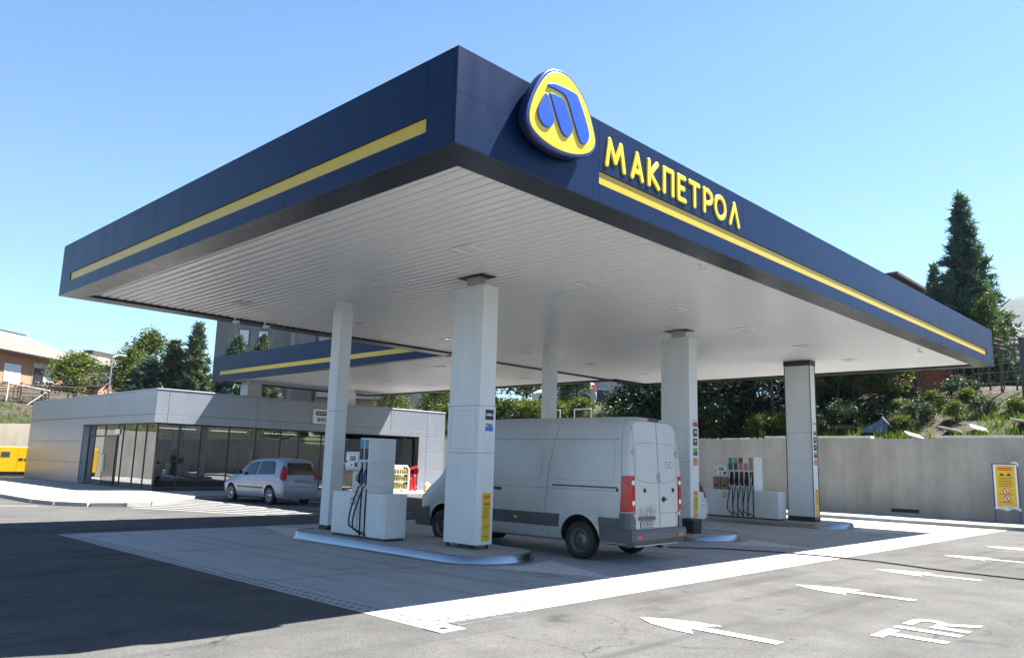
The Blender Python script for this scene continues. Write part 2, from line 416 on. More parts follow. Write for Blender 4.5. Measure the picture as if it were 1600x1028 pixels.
M['leaf3'] = foliage_mat('leaf_dark', (.012, .03, .014), (.035, .06, .022), .25)
M['needle'] = foliage_mat('needles', (.05, .1, .08), (.1, .165, .115), .25, .6)
M['needle2'] = foliage_mat('needles_olive', (.05, .085, .045), (.12, .15, .07), .15, .6)
M['grass'] = foliage_mat('grass_blade', (.05, .09, .012), (.13, .18, .03), .4)
M['earth'] = earth_mat(); M['mountain'] = mountain_mat()
M['brick'] = brick_mat('orange_brick', (.46, .2, .11), (.38, .16, .085), (.4, .3, .24), 4.5)
M['brick_red'] = brick_mat('red_brick', (.3, .075, .04), (.22, .055, .03), (.24, .15, .11), 4.5)
M['render_shaded'] = wall_concrete('shaded_render', (.2, .19, .185), seam=0)  # darker render colour, shadow on the block's left part painted in
M['render_white'] = wall_concrete('white_render', (.5, .49, .47), seam=0)
M['render_pale'] = wall_concrete('pale_render', (.4, .38, .36), seam=0)
M['fibre'] = corrugated_mat('fibre_cement_roof', (.12, .11, .095), (.19, .172, .15), 0, 3.2, .5)
M['fibre_light'] = corrugated_mat('light_sheeting', (.28, .275, .26), (.4, .39, .37), 0, 1.6, .9)
M['tile_roof'] = corrugated_mat('clay_tile_roof', (.42, .14, .06), (.55, .2, .09), 0, 3.0, .6)
M['dark_roof'] = simple('dark_roof', (.06, .05, .045), .8, var=.3)
M['window'] = simple('house_window', (.05, .06, .07), .1, spec=.7)
M['blind'] = simple('roller_blind', (.7, .72, .74), .6)
M['stone'] = simple('pale_stone', (.55, .52, .47), .9, var=.25, bmp=.5, bscale=8)
M['tarp'] = simple('blue_tarp', (.06, .12, .26), .5, var=.3)
M['orange'] = simple('orange_sheet', (.3, .075, .035), .7, var=.2)
M['shelf'] = simple('shop_shelf', (.2, .2, .2), .5)
M['floor_in'] = simple('shop_floor', (.35, .34, .32), .35)
M['goods'] = simple('goods_mixed', (.5, .45, .3), .5, var=.5, scale=9)
M['goods_y'] = simple('goods_yellow', (.5, .38, .08), .4, var=.3, scale=9)
M['lamp_on'] = simple('lit_tube', (.9, .9, .9), .5, emit=(1, .96, .88), estr=2)
M['lamp_warm'] = simple('lit_counter_panel', (.9, .8, .5), .5, emit=(1, .78, .36), estr=.9)
M['can'] = simple('jerrycan', (.65, .5, .3), .5)
# ------------------------------------------------------------------ camera, light
C0 = Vector((-5.5464, -6.3646, 1.7322))
cam_d = bpy.data.cameras.new('camera'); cam = bpy.data.objects.new('camera', cam_d); COL.objects.link(cam); S.camera = cam
Rt = Vector((0.69216, -0.72120, 0.02789)); Up = Vector((-0.14047, -0.09671, 0.98535)); Fw = Vector((0.70794, 0.68594, 0.16825))
mw = Matrix.Identity(4)
for i in range(3):
    mw[i][0] = Rt[i]; mw[i][1] = Up[i]; mw[i][2] = -Fw[i]; mw[i][3] = C0[i]
cam.matrix_world = mw
cam_d.sensor_width = 36; cam_d.lens = 36*1225.25/1600; cam_d.clip_end = 6000; cam_d.clip_start = .1

SUN = Vector((.56, -.245, 1)).normalized()
sd = bpy.data.lights.new('sun', 'SUN'); sd.energy = 5.0; sd.angle = R(.5); sd.color = (1, .96, .9)
so = bpy.data.objects.new('sun', sd); COL.objects.link(so)
so.rotation_euler = SUN.to_track_quat('Z', 'Y').to_euler()
w = bpy.data.worlds.new('World'); S.world = w; w.use_nodes = True
nt = w.node_tree; bg = nt.nodes['Background']
sk = nt.nodes.new('ShaderNodeTexSky'); sk.sky_type = 'NISHITA'; sk.sun_disc = False
sk.sun_elevation = math.asin(SUN.z); sk.sun_rotation = math.atan2(SUN.x, SUN.y)
sk.altitude = 400; sk.air_density = 1.0; sk.dust_density = .6; sk.ozone_density = 1.0
wtc = nt.nodes.new('ShaderNodeTexCoord'); wsp = nt.nodes.new('ShaderNodeSeparateXYZ'); nt.links.new(wtc.outputs['Generated'], wsp.inputs[0])
wr = nt.nodes.new('ShaderNodeValToRGB'); nt.links.new(wsp.outputs[2], wr.inputs[0])
e_ = wr.color_ramp.elements; e_[0].position = .02; e_[0].color = (.88, 1.05, 1.18, 1); e_[1].position = .9; e_[1].color = (.40, .46, .58, 1)
q_ = e_.new(.5); q_.color = (.76, .96, 1.1, 1)
wm = nt.nodes.new('ShaderNodeMix'); wm.data_type = 'RGBA'; wm.blend_type = 'MULTIPLY'; wm.inputs[0].default_value = 1
nt.links.new(sk.outputs[0], wm.inputs[6]); nt.links.new(wr.outputs[0], wm.inputs[7])
nt.links.new(wm.outputs[2], bg.inputs[0]); bg.inputs[1].default_value = .05
S.view_settings.view_transform = 'Standard'; S.view_settings.look = 'None'; S.view_settings.gamma = 1
S.view_settings.exposure = 2.16

# ------------------------------------------------------------------ ground
WX = 28.6; WY = 50.0
def sheet(name, poly, z, mat, **k):
    mb = MB(); mb.add([(x, y, z) for x, y in poly], [tuple(range(len(poly)))]); return tag(mb.build(name, mat), kind='structure')
sheet('ground', [(-145, -1090), (1490, -1090), (1490, 790), (-145, 790)], 0, M['asphalt'])
sheet('forecourt_slab', [(.36, .53), (25.05, .53), (25.05, 12.12), (.36, 12.12)], .004, M['slab'])
mb = MB()
mb.add([(.06, .23, .0045), (25.05, .23, .0045), (25.05, .53, .0045), (.06, .53, .0045)], [(0, 1, 2, 3)])
mb.add([(.06, .53, .0045), (.36, .53, .0045), (.36, 12.12, .0045), (.06, 12.12, .0045)], [(0, 1, 2, 3)])
tag(mb.build('paver_border', M['paver']), kind='structure')
# strip of kerb + walk along the retaining wall
mb = MB()
for k in range(-20, 31):
    y0 = k*2.0
    for j in range(2): mb.box(25.06, 25.22, y0+j+.006, y0+j+.994, -.2, .125, .015)
tag(mb.build('kerb', M['kerb']), kind='structure')
mb = MB(); mb.box(25.22, WX, -40, 24.4, -.2, .118); tag(mb.build('wall_walk', M['pave']), kind='structure')
# shop pavement
pav = [(2.7, 49.9), (2.7, 23.3), (2.95, 21.9), (3.6, 20.9), (4.5, 20.6), (5.4, 20.95), (6.4, 22.0), (7.6, 23.6), (8.6, 24.4), (25.0, 24.4), (WX, 24.4), (WX, 49.9)]
mb = MB(); mb.prism(pav, 'z', -.2, .118); tag(mb.build('pavement', M['pave']), kind='structure')
mb = MB()
path = [(2.7, 48)]+pav[1:10]
def walk(path, step):
    out = []
    for (a, b), (c, d) in zip(path, path[1:]):
        n = max(1, round(math.hypot(c-a, d-b)/step))
        out += [(a+(c-a)*i/n, b+(d-b)*i/n) for i in range(n)]
    return out+[path[-1]]
pp = walk(path, 1.0)
for (a, b), (c, d) in zip(pp, pp[1:]):
    t = Vector((c-a, d-b)); l = t.length; t /= l; nrm = Vector((t.y, -t.x))
    q = [(a+t.x*.006, b+t.y*.006), (c-t.x*.006, d-t.y*.006)]
    # outward = away from the shop
    o = Vector((a+c, b+d))/2 - Vector((15, 38)); nrm = nrm if nrm.dot(o) > 0 else -nrm
    q += [(q[1][0]+nrm.x*.15, q[1][1]+nrm.y*.15), (q[0][0]+nrm.x*.15, q[0][1]+nrm.y*.15)]
    mb.prism(q, 'z', -.2, .124)
tag(mb.build('pavement_kerb', M['kerb']), kind='structure')

def marking(name, polys, label, group=None, z=.0085):
    mb = MB()
    for p in polys:
        area = sum(p[i][0]*p[(i+1) % len(p)][1]-p[(i+1) % len(p)][0]*p[i][1] for i in range(len(p)))
        if area < 0: p = p[::-1]
        mb.add([(x, y, z) for x, y in p], [tuple(range(len(p)))])
    o = mb.build(name, M['paint'])
    return tag(o, label, 'road marking', group)
def arrow(x, y, label, L_=1.72, s=1.0):
    pts = [(0, 0), (.2, -.30), (.29, -.62), (.31, -.9), (.09, -.74), (.085, -L_), (-.085, -L_), (-.09, -.74), (-.31, -.9), (-.29, -.62), (-.2, -.30)]
    return marking('lane_arrow', [[(x+a*s, y+b) for a, b in pts]], label, 'white arrows on the asphalt')
arrow(2.42, -.84, 'large white arrow on the asphalt just in front of the drain grate corner, nearest arrow')
arrow(6.6, -.84, 'white arrow on the asphalt above the painted TIR letters, second nearest')
arrow(9.85, -.88, 'white arrow on the asphalt crossed by the thin black hose, third from the near corner')
arrow(13.9, -.9, 'small distant white arrow on the asphalt beyond the black hose')
arrow(17.4, -.9, 'farthest thin white arrow on the asphalt near the right edge')
# TIR, readable to a driver heading +Y
yT, yB = -3.02, -3.71
marking('lane_lettering', [[(3.60, yT), (4.16, yT), (4.16, yT-.13), (3.95, yT-.13), (3.95, yB), (3.80, yB), (3.80, yT-.13), (3.60, yT-.13)],
    [(4.30, yT), (4.45, yT), (4.45, yB), (4.30, yB)],
    [(4.63, yT), (5.0, yT), (5.12, yT-.05), (5.17, yT-.16), (5.15, yT-.28), (5.05, yT-.37), (5.27, yB), (5.1, yB), (4.9, yT-.4), (4.78, yT-.4), (4.78, yB), (4.63, yB), (4.63, yT-.29), (4.96, yT-.29), (5.02, yT-.24), (5.02, yT-.16), (4.96, yT-.11), (4.63, yT-.11)]],
    'white word TIR painted in tall letters on the asphalt')
wg = 'pale painted wedges at the island ends'
for x, l in ((4.75, 'pale painted wedge on the slab before the nearest island, beside the tall steel-footed column'), (12.4, 'pale painted wedge on the slab before the middle island behind the van'), (19.8, 'pale painted wedge on the slab before the far island by the concrete wall')):
    marking('painted_wedge', [[(x-.85, 3.32), (x, 1.2), (x+.85, 3.32), (x, 3.05)]], l, wg, .0085)
marking('painted_wedge', [[(3.85, 9.4), (4.75, 12.0), (5.65, 9.4), (4.75, 9.9)]], 'pale painted wedge on the slab behind the nearest island, left of the pump', wg)
hatch = []
for k in range(7):
    bx, by = 5.45+.37*k, 17.9+.8*k; dx, dy = .44, -.9
    a, b2 = -2.2, 3.6+.9*k
    hatch.append([(bx+dx*a-.05, by+dy*a-.025), (bx+dx*b2-.05, by+dy*b2-.025), (bx+dx*b2+.05, by+dy*b2+.025), (bx+dx*a+.05, by+dy*a+.025)])
marking('hatched_lines', hatch, 'white parallel hatch lines on the asphalt in front of the shop kerb')
marking('bay_line', [[(8.3, 17.5), (8.42, 17.5), (8.42, 24.2), (8.3, 24.2)]], 'white parking bay line left of the silver car')
marking('bay_line', [[(11.9, 17.5), (12.02, 17.5), (12.02, 24.2), (11.9, 24.2)]], 'white parking bay line right of the silver car')
marking('edge_line', [[(-8, 24.0), (1.2, 22.0), (2.3, 21.4), (2.3, 21.55), (1.2, 22.15), (-8, 24.15)]], 'white edge line on the asphalt at the far left beside the shop kerb')

# drain at the slab corner
g = thing('drain_grate', 'dark slotted drain grate set in the slab corner beside a white tile', 'drain grate', (0, 0, 0))
mb = MB(); mb.box(.42, 1.5, .10, .24, -.15, .010); mb.build('channel', M['black'], g)
mb = MB()
mb.box(.42, 1.5, .09, .105, 0, .016); mb.box(.42, 1.5, .235, .25, 0, .016)
for i in range(27): mb.box(.44+i*.04, .452+i*.04, .105, .235, .004, .014)
mb.box(.42, 1.5, .166, .174, .004, .0145)
mb.build('grille', M['galv'], g)
mb = MB(); mb.box(.04, .4, -.06, .235, -.05, .012, .004); o = mb.build('corner_tile', M['kerb']); tag(o, 'single pale concrete tile with a dark hole beside the drain grate', 'paving tile')
mb = MB(); mb.lathe([(.045, -.002), (.045, .001), (0.001, .001)], (.2, .08, .0125), n=12); mb.build('hole', M['black'], o)

# retaining walls
mb = MB(); mb.box(WX, WX+.3, -60, WY, -.3, 3.15)
o = mb.build('retaining_wall', M['wall']); tag(o, 'long grey concrete retaining wall with stains running behind the pumps', 'wall')
mb = MB()
for (a, b2) in ((-60, -6.2), (-6.1, 3.25), (5.7, 10.4)): mb.box(WX-.05, WX+.36, a, b2, 3.152, 3.26, .01)
mb.build('coping', M['wall_cap'], o)
mb = MB(); mb.box(WX-.012, WX+.05, 4.0, 5.05, .22, .36, .004); mb.build('weep_slot', M['black'], o)
mb = MB(); mb.prism([(-60, -.3), (WX, -.3), (WX, 3.15), (14, 3.5), (6, 3.2), (-60, 2.9)], 'y', WY, WY+.3)
o = mb.build('retaining_wall', M['wall']); tag(o, 'sunlit pale concrete retaining wall behind the yellow generator', 'wall')

# hillside
def sm(a, b2, x):
    t = min(1, max(0, (x-a)/(b2-a))); return t*t*(3-2*t)
def hz(x, y):
    dx = x-WX-.3; dy = y-WY-.3
    d = max(dx, dy)
    if d < 0: return None
    n = .5*math.sin(x*.31+y*.17)+.3*math.sin(x*.7-y*.53)+.2*math.sin(y*1.1+x*.9)
    right = sm(-8, 6, dx-dy)
    zr = 3.1+1.0*sm(.2, 2.6+.6*math.sin(y*.4), d)+1.7*sm(2.4, 7.5, d)+.05*max(0, d-7)+.35*n*sm(.3, 3, d)
    zl = 3.1+1.9*sm(.5, 5, d)+1.6*sm(7, 16, d)+.04*max(0, d-16)+.25*n*sm(.3, 3, d)
    return zl+(zr-zl)*right
def ground_z(x, y):
    z = hz(x, y); return 0 if z is None else z
xs = [-90+4*i for i in range(29)]+[WX-4, WX-2, WX-1]+[WX+.3]+[WX+.3+.6*i for i in range(1, 24)]+[WX+15+3*i for i in range(1, 24)]
ys = [-70+3*i for i in range(19)]+[-13+.9*i for i in range(0, 70)]+[WY+.3]+[WY+.3+.8*i for i in range(1, 18)]+[WY+15+3*i for i in range(1, 24)]
xs = sorted(set(round(x, 3) for x in xs)); ys = sorted(set(round(y, 3) for y in ys))
mb = MB(); gi = {}
vs = []; fs = []
for i, x in enumerate(xs):
    for j, y in enumerate(ys):
        z = hz(x, y)
        if z is None: continue
        gi[i, j] = len(vs); vs.append((x, y, z+rnd.uniform(-.06, .06) if max(x-WX, y-WY) > .5 else z))
for i in range(len(xs)-1):
    for j in range(len(ys)-1):
        q = [(i, j), (i+1, j), (i+1, j+1), (i, j+1)]
        if all(k in gi for k in q): fs.append([gi[k] for k in q])
mb.add(vs, fs, 0, True)
tag(mb.build('hillside', M['earth'], sharp=80), kind='structure')
# far mountain
mb = MB(); vs = []; fs = []; n1, n2 = 60, 14
for i in range(n1):
    for j in range(n2):
        t = i/(n1-1); s_ = j/(n2-1)
        x = 900+500*s_; y = 700-1700*t
        ridge = 62+190*sm(.14, .255, t)+12*math.sin(t*23+1)+7*math.sin(t*51)+5*math.sin(t*97)
        z = ridge*math.sin(s_*math.pi*.5)**.8+rnd.uniform(-3, 3)-4
        vs.append((x, y, z)); 
for i in range(n1-1):
    for j in range(n2-1): fs.append((i*n2+j, i*n2+j+1, (i+1)*n2+j+1, (i+1)*n2+j))
mb.add(vs, fs, 0, True); tag(mb.build('mountain', M['mountain'], sharp=80), kind='structure')

# valley haze: pale air that only the far mountain is seen through
hm = bpy.data.materials.new('haze'); hm.use_nodes = True; hn = hm.node_tree; hn.nodes.clear()
ho = hn.nodes.new('ShaderNodeOutputMaterial'); hv = hn.nodes.new('ShaderNodeVolumePrincipled')
hv.inputs['Color'].default_value = (.62, .8, 1, 1); hv.inputs['Density'].default_value = .00012; hv.inputs['Anisotropy'].default_value = 0
hn.links.new(hv.outputs[0], ho.inputs['Volume'])
mb = MB(); mb.box(-150, 1500, -1100, 800, -1, 262); tag(mb.build('haze', hm), kind='stuff')

# ------------------------------------------------------------------ canopies
L0, W0, ZB, ZT = 23.82, 13.84, 5.30, 6.49
def fascia_side(mb, st, face, a0, a1, s0, s1, seams):
    """panels on one side; face(u, d, z) -> world; stripe gap between s0..s1"""
    cuts = sorted(set([a0, a1]+[s for s in seams if a0 < s < a1]+([s0, s1] if s1 > s0 else [])))
    def pan(u0, u1, z0, z1):
        g_ = .0016
        (x0, y0), (x1, y1) = face(u0+g_, 0), face(u1-g_, .04)
        mb.box(min(x0, x1), max(x0, x1), min(y0, y1), max(y0, y1), z0+g_, z1-g_, .0012)
    for u0, u1 in zip(cuts, cuts[1:]):
        if s1 > s0 and u0 >= s0-1e-6 and u1 <= s1+1e-6:
            pan(u0, u1, 5.755, ZT); pan(u0, u1, ZB, 5.565)
        elif u1-u0 < 3 and s1 > s0:
            pan(u0, u1, 5.93, ZT); pan(u0, u1, ZB, 5.93)
        else: pan(u0, u1, ZB, ZT)
    if s1 > s0:
        (x0, y0), (x1, y1) = face(s0+.002, .022), face(s1-.002, .038)
        st.box(min(x0, x1), max(x0, x1), min(y0, y1), max(y0, y1), 5.567, 5.753)
def canopy(root, x0, x1, y0, y1, sides, fl=.5):
    mb = MB(); core = MB()
    # dark backing + coping
    for (a, b2, c, d) in ((x0+.041, x0+.2, y0+.041, y1-.041), (x1-.2, x1-.041, y0+.041, y1-.041), (x0+.2, x1-.2, y0+.041, y0+.2), (x0+.2, x1-.2, y1-.2, y1-.041)):
        core.box(a, b2, c, d, ZB+.03, ZT-.02)
    core.box(x0+.201, x1-.201, y0+.201, y1-.201, ZT-.35, ZT-.25)
    core.build('backing', M['dark_trim'], root)
    for s, (rng, stripe, seams) in sides.items():
        face = {'-x': lambda u, d: (x0+d, u), '+x': lambda u, d: (x1-d, u), '-y': lambda u, d: (u, y0+d), '+y': lambda u, d: (u, y1-d)}[s]
        st = MB()
        fascia_side(mb, st, face, rng[0], rng[1], stripe[0], stripe[1], seams)
        if st.v: st.build('stripe', M['yellow'], root)
    mb.build('fascia', M['navy'], root)
    return root
can = thing('fuel_canopy', 'large navy blue forecourt canopy with yellow stripe, round emblem and raised yellow letters', 'canopy')
canopy(can, 0, L0, 0, W0, {'-x': ((.041, W0-.041), (.53, 13.18), [3.69, 7.3, 10.6]), '-y': ((0, L0), (2.67, 22.95), [6.82, 10.11, 13.47, 16.8, 20.1]),
       '+x': ((.041, W0-.041), (0, 0), [3.5, 7, 10.5]), '+y': ((0, L0), (0, 0), [3.5, 7, 10.5, 14, 17.5, 21])})
RX0, RX1, RY1 = 12.0, 21.5, 31.2
mb = MB()   # underside flange
f_ = .5
mb.box(.003, f_, .003, W0-.003, ZB-.012, ZB+.035); mb.box(L0-f_, L0-.003, .003, W0-.003, ZB-.012, ZB+.035)
mb.box(f_+.002, L0-f_-.002, .003, f_, ZB-.012, ZB+.035)
mb.box(f_+.002, RX0-.02, W0-f_, W0-.003, ZB-.012, ZB+.035); mb.box(RX1+.02, L0-f_-.002, W0-f_, W0-.003, ZB-.012, ZB+.035)
mb.build('flange', M['navy_dark'], can)
def slats(root, x0, x1, y0, y1, cuts, pitch=.2):
    mb = MB()
    n = round((x1-x0)/pitch); p = (x1-x0)/n
    for u0, u1 in zip(cuts, cuts[1:]):
        for i in range(n):
            a = x0+i*p
            z = ZB+.04
            pr = [(a+.003, z+.05), (a+.006, z+.012), (a+.03, z+.004), (a+.075, z), (a+.125, z), (a+.165, z+.005), (a+p-.014, z+.014), (a+p-.003, z+.05)]
            mb.prism(pr, 'y', u0+.006, u1-.006)
    mb.build('ceiling', M['ceil'], root)
    m2 = MB(); m2.box(x0, x1, cuts[0], cuts[-1], ZB+.1, ZB+.12); m2.build('ceiling_deck', M['dark_trim'], root)
slats(can, f_+.01, L0-f_-.01, f_+.01, W0-f_-.01, [f_+.01, 6.9, W0-f_-.01])
def ceil_light(root, x, y):
    mb = MB(); s = .22; z = ZB+.039
    for (a, b2, c, d) in ((-s, s, -s, -s+.06), (-s, s, s-.06, s), (-s, -s+.06, -s+.06, s-.06), (s-.06, s, -s+.06, s-.06)):
        mb.box(x+a, x+b2, y+c, y+d, z-.016, z, .004)
    o = mb.build('ceiling_light', M['white'], root)
    m2 = MB(); t = s-.06; m2.add([(x-t, y-t, z-.008), (x+t, y-t, z-.008), (x+t, y+t, z-.008), (x-t, y+t, z-.008), (x, y, z-.022)], [(0, 4, 1), (1, 4, 2), (2, 4, 3), (3, 4, 0)])
    m2.build('lens', M['lampglass'], o)
for x in (3.3, 6.6, 9.85, 13.1, 16.75, 20.2):
    for y in (3.3, 11.2): ceil_light(can, x, y)
rear = thing('fuel_canopy', 'smaller navy canopy with yellow stripe reaching over the shop roof behind the main one', 'canopy')
canopy(rear, RX0, RX1, W0+.01, RY1, {'-x': ((W0+.01, RY1-.041), (W0+1.2, RY1-.7), [18, 22, 26]), '+x': ((W0+.01, RY1-.041), (0, 0), [18, 22, 26]), '+y': ((RX0, RX1), (0, 0), [15, 18.3])})
mb = MB()
mb.box(RX0+.003, RX0+.3, W0+.02, RY1-.003, ZB-.012, ZB+.035); mb.box(RX1-.3, RX1-.003, W0+.02, RY1-.003, ZB-.012, ZB+.035); mb.box(RX0+.302, RX1-.302, RY1-.3, RY1-.003, ZB-.012, ZB+.035)
mb.build('flange', M['navy_dark'], rear)
slats(rear, RX0+.31, RX1-.31, W0-f_+.01, RY1-.31, [W0-f_+.01, 20, 25.6, RY1-.31])
for x in (14.2, 16.75, 19.2):
    for y in (16.7, 23): ceil_light(rear, x, y)

# emblem and letters (parts of the canopy)
RIM = [(1.252, 6.587), (1.374, 6.644), (1.509, 6.667), (1.648, 6.661), (1.771, 6.605), (1.895, 6.521), (2.001, 6.421), (2.088, 6.299), (2.165, 6.13), (2.225, 5.968), (2.218, 5.882), (2.181, 5.801), (2.098, 5.713), (1.975, 5.647), (1.834, 5.599), (1.656, 5.561), (1.462, 5.547), (1.274, 5.559), (1.108, 5.595), (0.962, 5.655), (0.879, 5.741), (0.857, 5.86), (0.879, 5.983), (0.944, 6.161), (1.046, 6.344), (1.152, 6.491)]
D1 = [(1.169, 6.246), (1.197, 6.244), (1.246, 6.17), (1.305, 6.073), (1.346, 5.981), (1.353, 5.931), (1.325, 5.862), (1.276, 5.806), (1.211, 5.784), (1.138, 5.792), (1.063, 5.843), (1.024, 5.92), (1.031, 5.987), (1.073, 6.08), (1.125, 6.177)]
D2 = [(1.237, 6.272), (1.308, 6.286), (1.423, 6.289), (1.481, 6.284), (1.53, 6.261), (1.571, 6.209), (1.622, 6.106), (1.684, 6.019), (1.709, 5.96), (1.697, 5.889), (1.659, 5.823), (1.601, 5.787), (1.533, 5.787), (1.474, 5.827), (1.414, 5.926), (1.334, 6.07), (1.263, 6.216)]
D3 = [(1.203, 6.345), (1.22, 6.385), (1.267, 6.414), (1.342, 6.432), (1.535, 6.446), (1.734, 6.446), (1.785, 6.438), (1.826, 6.385), (1.901, 6.273), (1.986, 6.124), (2.041, 6.004), (2.042, 5.922), (2.002, 5.84), (1.941, 5.796), (1.88, 5.794), (1.829, 5.825), (1.766, 5.939), (1.692, 6.076), (1.619, 6.226), (1.558, 6.312), (1.499, 6.337), (1.383, 6.341), (1.269, 6.331), (1.209, 6.328)]
def smooth_poly(p, n=2):
    for _ in range(n):
        q = []
        for i in range(len(p)):
            a, b2 = p[i], p[(i+1) % len(p)]
            q += [(a[0]*.75+b2[0]*.25, a[1]*.75+b2[1]*.25), (a[0]*.25+b2[0]*.75, a[1]*.25+b2[1]*.75)]
        p = q
    return p
def inset(p, d):
    n = len(p); out = []
    ar = sum(p[i][0]*p[(i+1) % n][1]-p[(i+1) % n][0]*p[i][1] for i in range(n)); sg = 1 if ar > 0 else -1
    for i in range(n):
        a, b2 = Vector(p[i-1]), Vector(p[(i+1) % n]); t = (b2-a).normalized()
        nn = Vector((-t.y, t.x))*sg; out.append((p[i][0]+nn.x*d, p[i][1]+nn.y*d))
    return out
def puck(mb, p, y0, y1, bev, m=0):
    """solid with a rounded front edge, front at y0 (toward -Y)"""
    n = len(p)
    q = inset(p, bev)
    rings = [[(x, y1, z) for x, z in p], [(x, y0+bev, z) for x, z in p], [(x, y0+bev*.3, z) for x, z in inset(p, bev*.3)], [(x, y0, z) for x, z in q]]
    vs = sum(rings, []); fs = []
    for k in range(3):
        for i in range(n): fs.append((k*n+i, k*n+(i+1) % n, (k+1)*n+(i+1) % n, (k+1)*n+i))
    ar = sum(p[i][0]*p[(i+1) % n][1]-p[(i+1) % n][0]*p[i][1] for i in range(n))
    if ar < 0: fs = [f[::-1] for f in fs]
    mb.add(vs, fs, m, True)
    cap = tuple(range(3*n, 4*n)); mb.add([vs[i] for i in cap], [tuple(range(n)) if ar > 0 else tuple(range(n))[::-1]], m)
    mb.add([vs[i] for i in range(n)], [tuple(range(n))[::-1] if ar > 0 else tuple(range(n))], m)
def nearer(pts, k=(6.3646-.19)/(6.3646-.28)):   # the traced outline, taken to the plane the face really stands on
    return [(C0.x+(x-C0.x)*k, C0.z+(z-C0.z)*k) for x, z in pts]
RIM, D1, D2, D3 = map(nearer, (RIM, D1, D2, D3))
RIMs = smooth_poly(RIM)
mb = MB(); puck(mb, RIMs, -.18, -.07, .012); em = mb.build('emblem', M['rim_dark'], can)
mb = MB(); puck(mb, inset(RIMs, .2), -.075, .0, .01); mb.build('emblem_standoff', M['dark_trim'], em)
mb = MB(); puck(mb, inset(RIMs, .004), -.205, -.182, .01); mb.build('emblem_rim', M['rim_blue'], em)
mb = MB(); puck(mb, inset(RIMs, .042), -.216, -.2, .006); mb.build('emblem_face', M['sign_yellow'], em)
for d in (D1, D2, D3):
    mb = MB(); puck(mb, inset(smooth_poly(d), .008), -.238, -.214, .008); mb.build('emblem_shape', M['sign_blue'], em)
LET = [[[(2.82, 5.89), (2.885, 6.26), (3.02, 5.97), (3.155, 6.26), (3.23, 5.89)]],
       [[(3.43, 5.89), (3.555, 6.26), (3.68, 5.89)], [(3.48, 5.99), (3.63, 5.99)]],
       [[(3.86, 6.26), (3.86, 5.89)], [(4.08, 6.26), (3.9, 6.07), (4.11, 5.89)]],
       [[(4.27, 5.89), (4.27, 6.26), (4.51, 6.26), (4.51, 5.89)]],
       [[(4.86, 6.26), (4.68, 6.26), (4.68, 5.89), (4.87, 5.89)], [(4.68, 6.08), (4.83, 6.08)]],
       [[(5.02, 6.26), (5.29, 6.26)], [(5.155, 6.26), (5.155, 5.89)]],
       [[(5.46, 5.89), (5.46, 6.26), (5.6, 6.26), (5.68, 6.22), (5.70, 6.15), (5.67, 6.08), (5.59, 6.045), (5.46, 6.045)]],
       [[(5.98+.165*math.sin(t*math.pi/8), 6.075+.185*math.cos(t*math.pi/8)) for t in range(17)]],
       [[(6.31, 5.89), (6.47, 6.26), (6.61, 5.89)]]]
for strokes in LET:
    mb = MB()
    for s in strokes:
        pts = []
        for (a, b2), (c, d) in zip(s, s[1:]):
            n = 3
            pts += [(a+(c-a)*i/n, b2+(d-b2)*i/n) for i in range(n)]
        pts.append(s[-1])
        for (a, b2), (c, d) in zip(s, s[1:]):
            # rounded bar with a low domed front
            t = Vector((c-a, d-b2)); l = t.length; t /= l; nn = Vector((-t.y, t.x)); r = .044
            out = []
            for k in range(9): an = math.pi/2+math.pi*k/8; out.append((a+t.x*r*math.cos(an)+nn.x*r*math.sin(an), b2+t.y*r*math.cos(an)+nn.y*r*math.sin(an)))
            for k in range(9): an = -math.pi/2+math.pi*k/8; out.append((c+t.x*r*math.cos(an)+nn.x*r*math.sin(an), d+t.y*r*math.cos(an)+nn.y*r*math.sin(an)))
            dy = rnd.uniform(0, .0015)
            puck(mb, out, -.022-dy, 0, .012)
    mb.build('sign_letter', M['sign_yellow'], can, sharp=60)

# security cameras under the edge
cg = 'small white cameras under the canopy edge'
def seccam(x, y, label, s=1):
    t = thing('security_camera', label, 'camera', (x, y, ZB+.04), R(40), cg); t.scale = (s, s, s)
    mb = MB(); mb.lathe([(.001, -.05), (.06, -.05), (.06, .0), (.001, 0)], (0, 0, 0), n=12); mb.tube([(0, 0, -.04), (0, 0, -.14), (.02, -.04, -.17)], .022, 8); mb.build('bracket', M['white'], t)
    mb = MB(); mb.lathe([(.001, -.13), (.05, -.13), (.055, -.1), (.055, .12), (.04, .14), (.001, .14)], (.02, -.06, -.19), 'y', 14); mb.build('housing', M['white'], t)
    mb = MB(); mb.lathe([(.001, -.132), (.038, -.132), (.038, -.128)], (.02, -.06, -.19), 'y', 12); mb.build('lens', M['black'], t)
seccam(4.04, 13.15, 'small white camera under the canopy back edge, left of its twin', .7)
seccam(4.91, 13.15, 'small white camera under the canopy back edge, nearer the thin column', .7)
seccam(6.6, .75, 'lone small camera under the long front edge of the canopy below the yellow letters', .5)
seccam(18.9, .8, 'tiny camera under the canopy front edge near its far right corner', .5)
seccam(11.6, 9.6, 'small camera on the ceiling beside the thin column above the van roof', .6)

